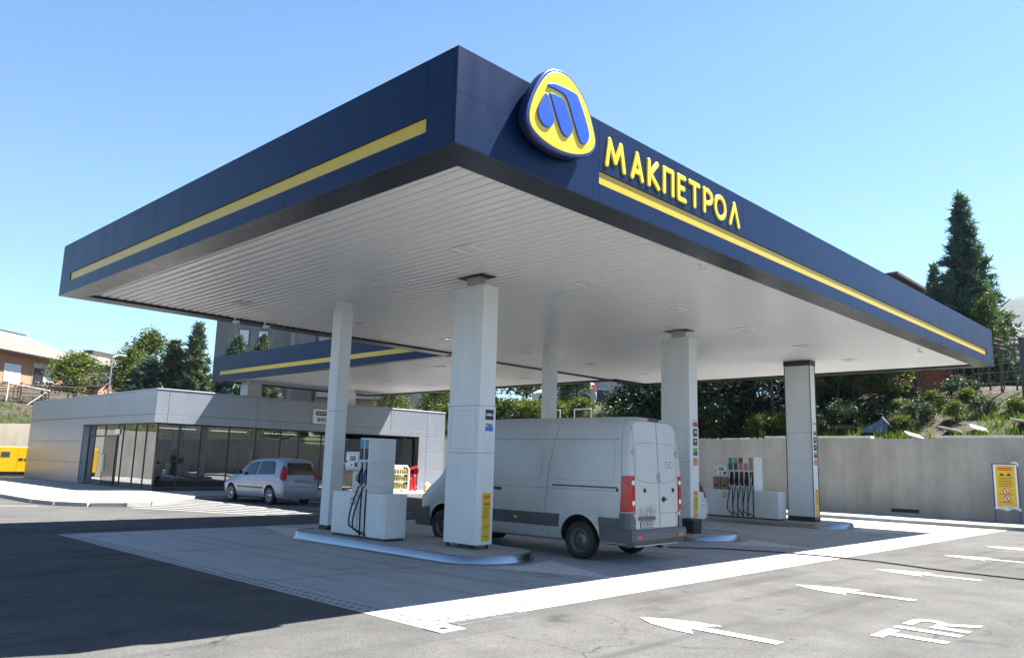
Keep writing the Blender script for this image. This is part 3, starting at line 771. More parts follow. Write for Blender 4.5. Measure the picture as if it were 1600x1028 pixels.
# ------------------------------------------------------------------ islands
ig = 'raised pump islands'
def island(x0, x1, y0, y1, label):
    t = thing('pump_island', label, 'pump island', ((x0+x1)/2, (y0+y1)/2, 0), 0, ig)
    hw = (x1-x0)/2; hl = (y1-y0)/2; rx = hw; ry = .82
    def outline(g):
        pts = []
        for k in range(25): a = math.pi*k/24; pts.append(((hw+g)*math.cos(a), hl-ry+(ry+g)*math.sin(a)))
        for k in range(25): a = math.pi+math.pi*k/24; pts.append(((hw+g)*math.cos(a), -hl+ry+(ry+g)*math.sin(a)))
        return pts
    mb = MB(); mb.prism(outline(-.06), 'z', 0, .155); mb.build('island_base', M['pave'], t)
    # polished steel guard: toe, slope, lip
    prof = [(.02, .0), (.02, .02), (-.005, .035), (-.03, .145), (-.05, .165), (-.075, .165), (-.075, .15)]
    rings = [outline(g) for g, _ in prof]; n = len(rings[0]); vs = []; fs = []
    for rg, (g, z) in zip(rings, prof): vs += [(x, y, z) for x, y in rg]
    for k in range(len(prof)-1):
        for i in range(n): fs.append((k*n+i, k*n+(i+1) % n, (k+1)*n+(i+1) % n, (k+1)*n+i))
    mb = MB(); mb.add(vs, fs, 0, True); mb.build('steel_kerb', M['chrome'], t)
island(3.70, 5.70, 3.3, 9.55, 'nearest raised pump island with a polished steel kerb')
island(11.35, 13.4, 3.3, 9.6, 'middle pump island with a steel kerb, mostly hidden by the white van')
island(18.75, 20.8, 3.3, 9.6, 'far pump island with a steel kerb before the concrete wall')

# ------------------------------------------------------------------ columns
def notice(root, x, y, z0, z1, wd, mat=None):
    """yellow safety notice on a face toward -Y: heading, triangles, text rows, two round prohibition signs"""
    mb = MB(); mb.box(x-wd/2, x+wd/2, y-.008, y, z0, z1, .002); o = mb.build('safety_notice', M['notice'], root)
    h = z1-z0; a = MB(); yy = y-.0095
    def q(mb_, u0, u1, v0, v1): mb_.add([(x+u0*wd, yy, z0+v0*h), (x+u1*wd, yy, z0+v0*h), (x+u1*wd, yy, z0+v1*h), (x+u0*wd, yy, z0+v1*h)], [(0, 1, 2, 3)])
    q(a, -.38, .38, .925, .95); q(a, -.36, .36, .885, .91); a.build('heading', M['print_red'], o)
    b2 = MB()
    for c in (-.18, .18):
        b2.add([(x+(c-.15)*wd, yy, z0+.745*h), (x+(c+.15)*wd, yy, z0+.745*h), (x+c*wd, yy, z0+.82*h)], [(0, 1, 2)])
    b2.build('hazard_triangle', M['print_dark'], o)
    d = MB()
    for k in range(6): q(d, -.38+.03*(k % 2), .38-.05*((k*2) % 3), .69-.043*k, .703-.043*k)
    for k in range(2): q(d, -.36, .34, .292-.02*k, .299-.02*k); q(d, -.36, .3, .1-.02*k, .107-.02*k)
    d.build('text_rows', M['print_dark'], o)
    for zc in (.37, .18):
        e = MB(); e.lathe([(.001, 0), (.17*wd, 0)], (x, yy, z0+zc*h), 'y', 20); e.build('round_sign', M['white'], o)
        r_ = MB(); r_.lathe([(.135*wd, 0), (.18*wd, 0)], (x, yy-.0012, z0+zc*h), 'y', 20)
        s_ = .12*wd; r_.add([(x-s_-.01*wd, yy-.0012, z0+zc*h+s_), (x-s_+.03*wd, yy-.0012, z0+zc*h+s_+.02*wd), (x+s_+.01*wd, yy-.0012, z0+zc*h-s_), (x+s_-.03*wd, yy-.0012, z0+zc*h-s_-.02*wd)], [(0, 1, 2, 3)])
        r_.build('round_sign_ring', M['print_red'], o)
        k_ = MB(); k_.add([(x-.05*wd, yy-.0006, z0+zc*h-.07*wd), (x+.05*wd, yy-.0006, z0+zc*h-.07*wd), (x+.04*wd, yy-.0006, z0+zc*h+.07*wd), (x-.03*wd, yy-.0006, z0+zc*h+.08*wd)], [(0, 1, 2, 3)]); k_.build('pictogram', M['print_dark'], o)
    return o
def flip(fs): return [f[::-1] for f in fs]
def column_big(x, y, label, kind, squares):
    """corner (x,y) nearest the camera; .43 wide in X, .88 long in Y"""
    t = thing('canopy_column', label, 'column', (x+.215, y+.44, .155), 0, 'columns holding up the canopy')
    A, B = -.215, .215; C, D = -.44, .44; o = -.155
    if kind == 'plain':
        mb = MB(); mb.box(A+.012, B-.012, C+.012, D-.012, 2.785+o, 5.12+o, .006); mb.build('upper_cladding', M['white_panel'], t)
        mb = MB()
        mb.box(A, B, C, D, 1.90+o, 2.78+o, .005); mb.box(A, B, C, D, .235+o, 1.895+o, .005)
        mb.build('lower_cladding', M['white_panel'], t)
        mb = MB()   # access hatch outline on the broad face and corner screws
        u0, u1, z0, z1 = C+.1, D-.1, 1.97+o, 2.7+o
        for (a, b2, c, d) in ((u0, u0+.008, z0, z1), (u1-.008, u1, z0, z1), (u0+.008, u1-.008, z0, z0+.008), (u0+.008, u1-.008, z1-.008, z1)):
            mb.box(A-.003, A+.001, a, b2, c, d)
        for yy in (C+.02, D-.02): mb.lathe([(.001, -.003), (.012, -.003), (.012, .002)], (A, yy, 1.9+o), 'x', 8)
        mb.build('hatch_outline', M['galv'], t)
        mb = MB()
        for a in (A+.04, B-.08):
            for b2 in (C+.05, D-.1): mb.box(a, a+.04, b2, b2+.05, 0, .085)
        mb.box(-.07, .07, -.15, .15, 0, .085); mb.build('steel_foot', M['dkplastic'], t)
        mb = MB(); mb.box(-.1, .1, -.16, .16, 5.12+o, 5.46+o); mb.build('steel_post', M['galv'], t)
        mb = MB(); mb.box(-.2, .2, -.36, .36, 5.328+o, 5.338+o); mb.build('ceiling_opening', M['black'], t)
    else:
        mb = MB(); mb.box(A+.02, B-.02, C+.02, D-.02, .19+o, 2.0+o); mb.box(A+.02, B-.02, C+.02, D-.02, 2.006+o, 2.98+o); mb.box(A+.02, B-.02, C+.02, D-.02, 2.986+o, 5.2+o); mb.build('cladding', M['white_panel'], t)
        mb = MB()
        for a in (A, B-.02):
            for b2 in (C, D-.02): mb.box(a+.001, a+.019, b2+.001, b2+.019, .3+o, 5.17+o)
        mb.build('corner_trim', M['dark_trim'], t)
        mb = MB(); mb.box(A-.01, B+.01, C-.01, D+.01, 5.17+o, 5.34+o, .004); mb.build('cap', M['dark_trim'], t)
        mb = MB(); mb.box(A-.006, B+.006, C-.006, D+.006, o+.155, .31+o, .004); mb.build('foot', M['dark_trim'], t)
    yf = C if kind == 'plain' else C+.018
    notice(t, .04, yf, .30+o, 1.17+o, .22)
    for sq in squares: sq(t, .045, yf, o)
    return t
def plate_(t, x, y, z, w_, h_, mat, name='grade_panel'):
    mb = MB(); mb.box(x-w_/2, x+w_/2, y-.008, y, z-h_/2, z+h_/2, .002); return mb.build(name, mat, t)
def sq_text(z, w_, h_, col, body, size, tcol, dz=0, half=None):
    def f(t, x, y, o):
        p = plate_(t, x, y, z+o, w_, h_, col)
        if half:
            mb = MB(); mb.box(x-w_/2+.004, x+w_/2-.004, y-.0095, y-.002, z+o-h_/2+.004, z+o+h_*half[0], .0); mb.build('panel_picture', half[1], p)
        if body: text_obj('panel_text', body, size, face_y(x, y-.0115, z+o+dz), tcol, p, .001, bold=.002)
    return f
pm = lambda n, c: simple('panel_'+n, c, .4, var=.25, scale=9)
P_BLACK = pm('charcoal', (.03, .03, .035)); P_RED = pm('crimson', (.33, .02, .05)); P_GREEN = pm('green', (.22, .36, .08)); P_DKG = pm('dark_green', (.03, .07, .05)); P_OR = pm('orange', (.6, .22, .08)); P_LB = pm('lightgrey', (.55, .57, .6)); P_TEAL = pm('teal', (.04, .24, .36)); P_PINK = pm('pink', (.5, .2, .26)); P_OLIVE = pm('olive', (.42, .33, .08))
column_big(4.64, 4.29, 'nearest broad white column with a blue logo panel and yellow notice, left of the van', 'plain',
    [sq_text(2.62, .21, .19, M['navy_print'], 'AdBlue', .068, M['white'], .0), sq_text(2.385, .21, .15, P_LB, 'TNG', .075, M['navy_print'], .035, (.05, M['blue_print'])),
     sq_text(2.19, .2, .17, M['white_panel'], '', .1, M['white']), sq_text(2.0, .2, .16, M['white_panel'], '', .1, M['white'])])
column_big(12.22, 4.40, 'broad white column with five coloured fuel panels directly behind the van', 'plain',
    [sq_text(2.88, .2, .17, P_LB, '', .1, M['white'], 0, (.1, P_RED)), sq_text(2.64, .2, .2, P_BLACK, '100', .085, M['white'], .01), sq_text(2.40, .2, .19, P_DKG, '95', .08, M['white'], .02),
     sq_text(2.15, .2, .2, P_GREEN, '', .08, M['white'], .03, (.0, P_DKG)), sq_text(1.90, .2, .2, P_OR, '', .08, M['white'], 0)])
column_big(19.58, 4.36, 'broad white column with dark corner trims and cap, nearest the concrete wall', 'trim',
    [sq_text(3.27, .2, .1, M['white_panel'], 'AdBlue', .06, M['print_dark'], 0), sq_text(2.98, .2, .17, P_LB, '', .1, M['white'], 0, (.1, P_RED)), sq_text(2.74, .2, .19, P_BLACK, '100', .085, M['white'], .01),
     sq_text(2.50, .2, .19, P_BLACK, '95', .08, M['white'], .02), sq_text(2.26, .2, .19, P_GREEN, '', .08, M['white'], .03, (.05, P_DKG)), sq_text(2.02, .2, .19, P_OR, '', .08, M['white'], 0)])
def column_thin(x, y, label, zb=.155, s=.33, lam=2.78):
    t = thing('canopy_column', label, 'column', (x+s/2, y+s/2, zb), 0, 'columns holding up the canopy')
    mb = MB(); h = s/2; mb.box(-h, h, -h, h, .1, lam-zb, .005); mb.box(-h, h, -h, h, lam-zb+.005, 5.14-zb, .005); mb.build('cladding', M['white_panel'], t)
    mb = MB(); mb.box(-h+.03, h-.03, -h+.03, h-.03, 5.14-zb, 5.34-zb); mb.build('neck', M['white_panel'], t)
    mb = MB(); mb.box(-h-.004, h+.004, -h-.004, h+.004, 0, .1, .004); mb.build('foot', M['dark_trim'], t)
column_thin(4.55, 8.95, 'slim square white column rising behind the nearest fuel pump')
column_thin(12.0, 9.0, 'slim square white column rising above the van roof in the middle')
column_thin(19.6, 9.0, 'slim square white column on the far island behind its pump')
column_thin(13.0, 29.4, 'broad grey white column rising from the shop roof under the rear canopy stripe', 4.0, .75, 4.9)
column_thin(18.0, 26.0+2.6, 'broad grey white column rising from the shop roof, right of the shop sign', 4.0, .75, 4.9)
# ------------------------------------------------------------------ fuel pumps (front faces -X)
def dispenser(x, y0, y1, y2, y3, label, grades, extra, depth=.62, BD=.55):
    t = thing('fuel_pump', label, 'fuel pump', (x+depth/2, (y0+y3)/2, .155), 0, 'fuel pumps on the islands')
    ox = -depth/2; oy = -(y0+y3)/2
    Y0, Y1, Y2, Y3 = y0+oy, y1+oy, y2+oy, y3+oy; B = -ox
    zb = .05; zt = .90
    mb = MB(); mb.box(ox, ox+BD, Y0, Y1-.003, zb, zt, .006); mb.build('lower_cabinet', M['white_panel'], t)
    mb = MB(); mb.box(ox, ox+BD, Y2+.003, Y3, zb, zt, .006); mb.build('lower_cabinet', M['white_panel'], t)
    mb = MB(); mb.box(ox+.03, ox+BD-.03, Y0+.02, Y3-.02, 0, zb+.01); mb.build('plinth', M['dkplastic'], t)
    mb = MB()
    mb.box(ox+.02, B-.01, Y1, Y2, zb, 1.02, .004); mb.box(ox+.06, B-.01, Y1, Y2, 1.022, 1.52, .003); mb.box(ox-.0, B-.01, Y1, Y2, 1.522, 2.0, .006)
    n = len(grades); wd = (Y2-Y1)/n
    for i in range(n+1): mb.box(ox, ox+.06, Y1+i*wd*(1-.03/(Y2-Y1)), Y1+i*wd*(1-.03/(Y2-Y1))+.03, 1.02, 1.522, .003)
    mb.build('tall_cabinet', M['white_panel'], t)
    for u0, u1 in ((Y0+.04, Y1-.04), (Y2+.04, Y3-.04)):
        mb = MB(); mb.box(ox-.004, ox, u0, u1, zb+.05, zt-.05); dp = mb.build('door_panel', M['white_panel'], t)
        mb = MB(); mb.lathe([(.001, -.008), (.018, -.008), (.018, 0)], (ox-.004, (u0+u1)/2, zt-.07), 'x', 10); mb.build('lock', M['galv'], dp)
    # round approval mark
    yy = Y2+.16 if n > 2 else Y2+.14
    mb = MB(); mb.lathe([(.001, 0), (.08, 0)], (ox-.006, yy, zt-.18), 'x', 20); rs = mb.build('round_mark', M['white'], t)
    mb = MB(); mb.lathe([(.06, 0), (.085, 0)], (ox-.0075, yy, zt-.18), 'x', 20); mb.box(ox-.009, ox-.0075, yy-.008, yy+.008, zt-.23, zt-.12); mb.build('mark_ring', simple('mark_grey', (.2, .17, .17), .5), rs)
    # display head on a bracket
    dy0, dy1 = Y2+.05, Y2+.58
    mb = MB(); mb.box(ox+.05, ox+.4, dy0, dy1, 1.34, 1.72, .02); d = mb.build('display_head', M['white_panel'], t)
    mb = MB(); mb.box(ox+.042, ox+.05, dy0+.04, dy1-.04, 1.38, 1.68, .003); mb.build('display_frame', M['galv'], d)
    mb = MB(); mb.box(ox+.036, ox+.041, dy0+.055, dy1-.055, 1.395, 1.665, .002); mb.build('display_face', M['white'], d)
    mb = MB(); mb.box(ox+.031, ox+.0355, dy0+.14, dy0+.34, 1.53, 1.63, .002); mb.build('screen', M['screen'], d)
    mb = MB(); mb.box(ox+.03, ox+.0355, dy0+.07, dy0+.16, 1.41, 1.5, .002); mb.build('card_slot', M['navy_print'], d)
    mb = MB(); mb.lathe([(.001, -.012), (.02, -.012), (.02, 0)], (ox+.036, dy1-.075, 1.52), 'x', 10); mb.box(ox+.031, ox+.0355, dy0+.25, dy0+.31, 1.43, 1.46, .002); mb.build('button', M['black'], d)
    mb = MB(); mb.box(ox+.15, ox+.35, Y2, Y2+.1, zt, 1.42, .01); mb.build('head_post', M['white_panel'], t)
    if extra == 'towels':
        for k in range(2):
            a = Y2+.06+k*.3
            mb = MB(); mb.box(ox+.06, ox+.26, a, a+.27, zt, 1.32, .015); tw = mb.build('towel_box', M['kraft'], t)
            mb = MB(); mb.box(ox+.055, ox+.06, a+.07, a+.2, 1.0, 1.06); mb.build('slot', M['print_dark'], tw)
    else:
        mb = MB(); mb.box(ox+.2, ox+.24, Y2+.12, Y2+.5, zt, 1.33, .004); mb.build('back_panel', M['galv'], t)
    for i, (c1, c2, noz, nm) in enumerate(grades):
        a = Y1+i*wd+.03; b2 = Y1+(i+1)*wd-.005; mid = (a+b2)/2
        mb = MB(); mb.box(ox-.006, ox, a, b2, 1.79, 1.97, .0); g_ = mb.build('grade_strip', c1, t)
        mb = MB(); mb.box(ox-.006, ox, a, b2, 1.56, 1.788, .0); mb.build('strip_picture', c2, g_)
        mb = MB(); mb.box(ox+.052, ox+.058, a, b2-.005, 1.05, 1.5); mb.build('holster', M['black'], t)
        # nozzle: grip, guard, spout, in the holster
        nz = MB()
        nz.tube([(ox-.02, mid, 1.08), (ox-.045, mid, 1.16), (ox-.035, mid, 1.27), (ox+.0, mid, 1.34)], [.02, .028, .03, .022], 8)
        nz.tube([(ox-.03, mid, 1.26), (ox-.1, mid, 1.24), (ox-.105, mid, 1.15), (ox-.05, mid, 1.12)], .010, 6)
        nz.tube([(ox+.0, mid, 1.33), (ox+.035, mid, 1.40), (ox+.05, mid, 1.47)], [.016, .012, .011], 8)
        nz_ = nz.build('nozzle', noz, t)
        mb = MB(); mb.tube([(ox-.012, mid, 1.1), (ox-.014, mid, 1.04)], .02, 8); mb.build('hose_swivel', M['galv'], nz_)
        sgn = 1 if i % 2 else -1
        lo = .17+.05*(i % 3)
        off = -.12-.02*(i % 2)
        pts = []
        e = mid-.06 if n > 2 else mid-.13
        for k in range(17):
            u = k/16
            yy = mid+(e-mid)*(.5-.5*math.cos(math.pi*u)) + (.10 if n > 2 else .22)*math.sin(math.pi*u)*(1 if i % 2 == 0 else .75)
            zz = 1.06+(.08-1.06)*u if False else (1.06-(1.06-lo)*math.sin(math.pi*min(u*.72, .5)) if u < .70 else lo-(lo-.07)*((u-.7)/.3)**1.5)
            xx = ox-.014+off*math.sin(math.pi*u)
            pts.append((xx, yy, zz))
        mb = MB(); mb.tube(pts, .017, 8); mb.build('hose', M['black'], t)
        mb = MB(); mb.tube([(ox+.012, mid-.05, .06), (ox+.0, mid-.05, .55), (ox+.012, mid-.05, .98)], .015, 6); mb.build('riser_hose', M['black'], t)
    return t
N_BLACK = M['black']; N_BLUE = simple('nozzle_blue', (.02, .05, .22), .4); N_RED = simple('nozzle_red', (.3, .02, .03), .4)
dispenser(4.08, 6.26, 6.90, 7.22, 8.10, 'white fuel pump with two hoses and a blue nozzle on the nearest island', [(P_TEAL, M['navy_print'], N_BLUE, ''), (P_TEAL, M['navy_print'], N_BLACK, '')], 'panel', .68, .52)
dispenser(18.92, 5.25, 6.06, 6.98, 7.98, 'white fuel pump with five coloured strips and brown towel boxes before the concrete wall', [(P_OR, P_OLIVE, M['galv'], ''), (M['white_panel'], P_PINK, N_BLACK, ''), (P_RED, P_PINK, N_RED, ''), (P_GREEN, P_DKG, N_BLACK, ''), (P_TEAL, P_DKG, N_BLACK, '')], 'towels', .6)
dispenser(11.75, 5.4, 6.1, 6.9, 7.9, 'white fuel pump on the middle island hidden behind the van', [(P_RED, P_PINK, N_BLACK, ''), (P_GREEN, P_DKG, N_BLACK, ''), (P_TEAL, P_DKG, N_BLACK, '')], 'panel', .6)

# ------------------------------------------------------------------ vehicles
def interp(tab, x):
    if x <= tab[0][0]: return tab[0][1]
    for (a, b2), (c, d) in zip(tab, tab[1:]):
        if x <= c: return b2+(d-b2)*(x-a)/(c-a)
    return tab[-1][1]
def body_mesh(levels, zbelt, zfull, ys, zt, wt, shear, zb=None):
    """closed loft along y. levels: (z, half width) at full height; zt(y) roof height; wt(y) width factor; shear(y,z) -> dy"""
    vs = []; fs = []
    n = None
    for y in ys:
        H = zt(y); W = wt(y); ring = []
        for z, h in levels:
            zz = z if z <= zbelt else zbelt+(z-zbelt)*(H-zbelt)/(zfull-zbelt)
            if zb: zz = max(zz, zb(y)) if z < zbelt else zz
            ring.append((h*W, y+shear(y, zz), zz))
        full = ring+[(-x, yy, z) for x, yy, z in ring[::-1] if x > 1e-6]
        full = [(0, ring[0][1], ring[0][2])]+full if ring[0][0] > 1e-6 else full
        n = len(full); vs += full
    for i in range(len(ys)-1):
        for k in range(n): fs.append((i*n+k, i*n+(k+1) % n, (i+1)*n+(k+1) % n, (i+1)*n+k))
    # end caps: strips between matching left and right points
    for b0 in (0, len(vs)-n):
        k = 0; l_, r_ = 1, n-1
        fs.append((b0, b0+1, b0+n-1))
        while r_-l_ > 2:
            fs.append((b0+l_, b0+l_+1, b0+r_-1, b0+r_)); l_ += 1; r_ -= 1
        if r_-l_ == 2: fs.append((b0+l_, b0+l_+1, b0+r_))
    bm = bmesh.new()
    bv = [bm.verts.new(v) for v in vs]
    for f in fs:
        try: bm.faces.new([bv[i] for i in f])
        except ValueError: pass
    # triangulated fans on the ends keep the cap simple
    bmesh.ops.recalc_face_normals(bm, faces=bm.faces)
    me = bpy.data.meshes.new('body'); bm.to_mesh(me); bm.free()
    return me
def cut_arches(me, holes, mats):
    """wheel arches by boolean with cylinders; slot 1 lines the arches"""
    o = bpy.data.objects.new('tmp_body', me); COL.objects.link(o)
    for m_ in mats: me.materials.append(m_)
    mb = MB()
    for (x0, x1, y, z, r) in holes:
        p = [(y+r*math.cos(2*math.pi*k/40), z+r*math.sin(2*math.pi*k/40)) for k in range(40)]
        mb.prism(p, 'x', x0, x1, 1)
    c = mb.build('tmp_cut', mats)
    bm = bmesh.new(); bm.from_mesh(c.data); bmesh.ops.recalc_face_normals(bm, faces=bm.faces); bm.to_mesh(c.data); bm.free()
    md = o.modifiers.new('b', 'BOOLEAN'); md.operation = 'DIFFERENCE'; md.object = c; md.solver = 'EXACT'; md.material_mode = 'INDEX'
    dg = bpy.context.evaluated_depsgraph_get(); dg.update()
    out = bpy.data.meshes.new_from_object(o.evaluated_get(dg))
    bpy.data.objects.remove(o); bpy.data.objects.remove(c)
    for p in out.polygons: p.use_smooth = True
    out.set_sharp_from_angle(angle=R(32))
    return out
class Skin:
    """lays panes, lamps and seams onto a body by casting rays at it"""
    def __init__(self, me):
        bm = bmesh.new(); bm.from_mesh(me); self.t = BVHTree.FromBMesh(bm); bm.free()
    def hit(self, side, u, v):
        if side in ('-x', '+x'):
            s = 1 if side == '+x' else -1; r = self.t.ray_cast(Vector((s*4, u, v)), Vector((-s, 0, 0)))
        elif side == '-y': r = self.t.ray_cast(Vector((u, -4, v)), Vector((0, 1, 0)))
        elif side == '+y': r = self.t.ray_cast(Vector((u, 12, v)), Vector((0, -1, 0)))
        else: r = self.t.ray_cast(Vector((u, v, 6)), Vector((0, 0, -1)))
        return (r[0], r[1]) if r[0] else None
    def patch(self, mb, side, poly, off=.006, step=.06, m=0, rim=.012):
        poly = [Vector(p) for p in poly]; bd = []
        for a, b2 in zip(poly, poly[1:]+poly[:1]):
            n = max(1, int((b2-a).length/step))
            bd += [a+(b2-a)*i/n for i in range(n)]
        pts = list(bd); x0 = min(p.x for p in bd); x1 = max(p.x for p in bd); y0 = min(p.y for p in bd); y1 = max(p.y for p in bd)
        def ins(q):
            c = False
            for a, b2 in zip(bd, bd[1:]+bd[:1]):
                if (a.y > q.y) != (b2.y > q.y) and q.x < (b2.x-a.x)*(q.y-a.y)/(b2.y-a.y)+a.x: c = not c
            return c
        i = 1
        while x0+i*step < x1:
            j = 1
            while y0+j*step < y1:
                q = Vector((x0+i*step, y0+j*step))
                if ins(q) and min((q-b_).length for b_ in bd) > step*.4: pts.append(q)
                j += 1
            i += 1
        nb = len(bd)
        V, _, F, *_r = delaunay_2d_cdt(pts, [], [list(range(nb))], 1, 1e-5)
        hits = [self.hit(side, v.x, v.y) for v in V]
        fs = [f for f in F if all(hits[k] for k in f)]
        vs = [(h[0]+h[1]*off) if h else Vector((0, 0, 0)) for h in hits]
        used = sorted(set(k for f in fs for k in f)); rm = {k: i for i, k in enumerate(used)}
        mb.add([vs[k] for k in used], [[rm[k] for k in f] for f in fs], m, True)
        ed = {}
        for f in fs:
            for a, b2 in zip(f, list(f[1:])+[f[0]]): ed[(a, b2)] = 1
        for (a, b2) in ed:
            if (b2, a) not in ed:
                q = [vs[a], vs[b2], hits[b2][0]-hits[b2][1]*rim, hits[a][0]-hits[a][1]*rim]; mb.add(q, [(0, 1, 2, 3)], m)
    def line(self, mb, side, path, wd=.009, off=.002, step=.05, closed=False, m=0):
        path = [Vector(p) for p in path]
        if closed: path = path+[path[0]]
        pts = []
        for a, b2 in zip(path, path[1:]):
            n = max(1, int((b2-a).length/step)); pts += [a+(b2-a)*i/n for i in range(n)]
        pts.append(path[-1])
        L_ = []; R_ = []
        for i, p in enumerate(pts):
            t = (pts[min(i+1, len(pts)-1)]-pts[max(0, i-1)]).normalized(); nn = Vector((-t.y, t.x))*wd/2
            a = self.hit(side, *(p+nn)); b2 = self.hit(side, *(p-nn))
            L_.append(a and a[0]+a[1]*off); R_.append(b2 and b2[0]+b2[1]*off)
        for i in range(len(pts)-1):
            q = [L_[i], R_[i], R_[i+1], L_[i+1]]
            if all(q): mb.add(q, [(0, 1, 2, 3)], m)
def rrect(x0, x1, y0, y1, r, n=4):
    out = []
    for cx, cy, a0 in ((x1-r, y1-r, 0), (x0+r, y1-r, 90), (x0+r, y0+r, 180), (x1-r, y0+r, 270)):
        for k in range(n+1): a = R(a0+90*k/n); out.append((cx+r*math.cos(a), cy+r*math.sin(a)))
    return out
def mesh_obj(name, me, parent):
    o = bpy.data.objects.new(name, me); COL.objects.link(o); o.parent = parent; return o
def wheel(root, x, y, r, wd, out, rimmat, style):
    """out: +1 outward is +x, -1 outward is -x"""
    s = out
    mb = MB(); hw = wd/2
    prof = [(r*.63, -hw*.95), (r*.8, -hw), (r*.95, -hw*.9), (r, -hw*.7), (r, hw*.7), (r*.95, hw*.9), (r*.8, hw), (r*.63, hw*.95)]
    mb.lathe(prof, (x, y, r), 'x', 36)
    for k in range(36):   # tread blocks
        a = 2*math.pi*k/36
        mb.add([(x+u, y+(r+.004)*math.sin(a+d), r+(r+.004)*math.cos(a+d)) for u, d in ((-hw*.65, -.05), (hw*.65, -.05), (hw*.65, .05), (-hw*.65, .05))], [(0, 1, 2, 3)])
    wl = mb.build('wheel', M['tyre'], root, sharp=50)
    mb = MB()
    e = hw*.95
    mb.lathe([(r*.64, s*e), (r*.60, s*e), (r*.58, s*e*.6), (r*.5, s*e*.35), (r*.3, s*e*.5), (r*.24, s*e*.75), (.001, s*e*.8)], (x, y, r), 'x', 36)
    rm = mb.build('rim', rimmat, wl, sharp=50)
    mb = MB()
    if style == 'steel':
        for k in range(16):
            a = 2*math.pi*k/16; c = Vector((x+s*(e*.42+.006), y+r*.43*math.sin(a), r+r*.43*math.cos(a)))
            mb.lathe([(.001, 0), (.024, 0)], c, 'x', 10)
        mb.build('rim_hole', M['black'], rm)
        mb = MB(); mb.lathe([(.001, s*e*.98), (r*.17, s*e*.98), (r*.2, s*e*.8)], (x, y, r), 'x', 20); mb.build('hub_cap', M['dkplastic'], rm)
    else:
        for k in range(7):
            a = 2*math.pi*k/7
            p = []
            for rr, da in ((r*.24, .2), (r*.53, .27), (r*.53, -.27), (r*.24, -.2)): p.append((x+s*(e*.8), y+rr*math.sin(a+da), r+rr*math.cos(a+da)))
            mb.add(p, [(0, 1, 2, 3)])
        mb.build('rim_hole', M['black'], rm)
    return wl

# --- the white delivery van: local x across, y from tail (0) to nose, z up
VX, VY = 7.28, 2.12
van = thing('delivery_van', 'dirty white high-roof delivery van parked nose-in between the pump islands, rear doors closed', 'van', (VX, VY, 0), R(2.8)); van.scale = (.97, 1, 1)
lev = [(.30, .80), (.34, .90), (.45, .955), (.62, .985), (.95, .992), (1.3, .985), (1.7, .965), (2.1, .925), (2.38, .875), (2.5, .835), (2.58, .77), (2.635, .67), (2.665, .5), (2.68, .25), (2.685, 0)]
vzt = [(0, 2.60), (.03, 2.635), (.1, 2.66), (.4, 2.68), (3.6, 2.685), (4.1, 2.66), (4.35, 2.58), (4.6, 2.35), (5.1, 1.72), (5.3, 1.45), (5.6, 1.25), (5.85, 1.06), (5.95, .96), (5.98, .9)]
vwt = [(0, .945), (.02, .968), (.05, .985), (.1, .997), (.2, 1), (4.6, 1), (5.0, .985), (5.4, .955), (5.7, .9), (5.88, .82), (5.95, .74), (5.98, .68)]
vys = [0, .008, .02, .035, .06, .1, .16, .25, .4, .6, .9, 1.34, 1.8, 2.4, 3.0, 3.6, 3.9, 4.1, 4.25, 4.35, 4.45, 4.6, 4.75, 4.9, 5.05, 5.15, 5.25, 5.35, 5.5, 5.65, 5.78, 5.86, 5.92, 5.96, 5.98]
me = body_mesh(lev, .9, 2.685, vys, lambda y: interp(vzt, y), lambda y: interp(vwt, y), lambda y, z: .085*max(0, (z-1.15)/1.5)**1.4*max(0, 1-y/.8))
WR = .345; vw = [(1.34,), (5.02,)]
holes = []
for (y,) in vw:
    for s in (-1, 1): holes.append((min(s*.62, s*1.2), max(s*.62, s*1.2), y, .37, .45))
bme = cut_arches(me, holes, [M['vanpaint'], M['black']])
sk_ = Skin(me)
vb = mesh_obj('body', bme, van)
for (y,) in vw:
    for s in (-1, 1): wheel(van, s*.87, y, WR, .215, s, M['rimgrey'], 'steel')
# arch flares
for (y,) in vw:
    for s in ('-x', '+x'):
        mb = MB(); p1 = []; 
        ang = [R(-8+196*k/26) for k in range(27)]
        outer = [(y+.52*math.cos(a), .37+.50*math.sin(a)) for a in ang]; inner = [(y+.455*math.cos(a), .37+.452*math.sin(a)) for a in ang]
        for i in range(26):
            q = [sk_.hit(s, *p) for p in (outer[i], outer[i+1], inner[i+1], inner[i])]
            if all(q):
                o_ = [.001, .001, .022, .022]; mb.add([h[0]+h[1]*d for h, d in zip(q, o_)], [(0, 1, 2, 3)], 0, True)
                sx_ = -1 if s == '-x' else 1
                i1 = q[2][0]+q[2][1]*.022; i0 = q[3][0]+q[3][1]*.022; mb.add([i0, i1, i1-Vector((sx_*.06, 0, 0)), i0-Vector((sx_*.06, 0, 0))], [(0, 1, 2, 3)])
        mb.build('wheel_arch', M['vanpaint'], van)
# dark rubbing strip along the flanks
for s in ('-x', '+x'):
    for pg in ([(1.83, .56), (4.5, .56), (4.5, .80), (1.80, .80)], [(.2, .56), (.87, .56), (.9, .80), (.2, .80)]):
        mb = MB(); sk_.patch(mb, s, pg, .014, .12); mb.build('side_strip', M['vanplastic'], van)
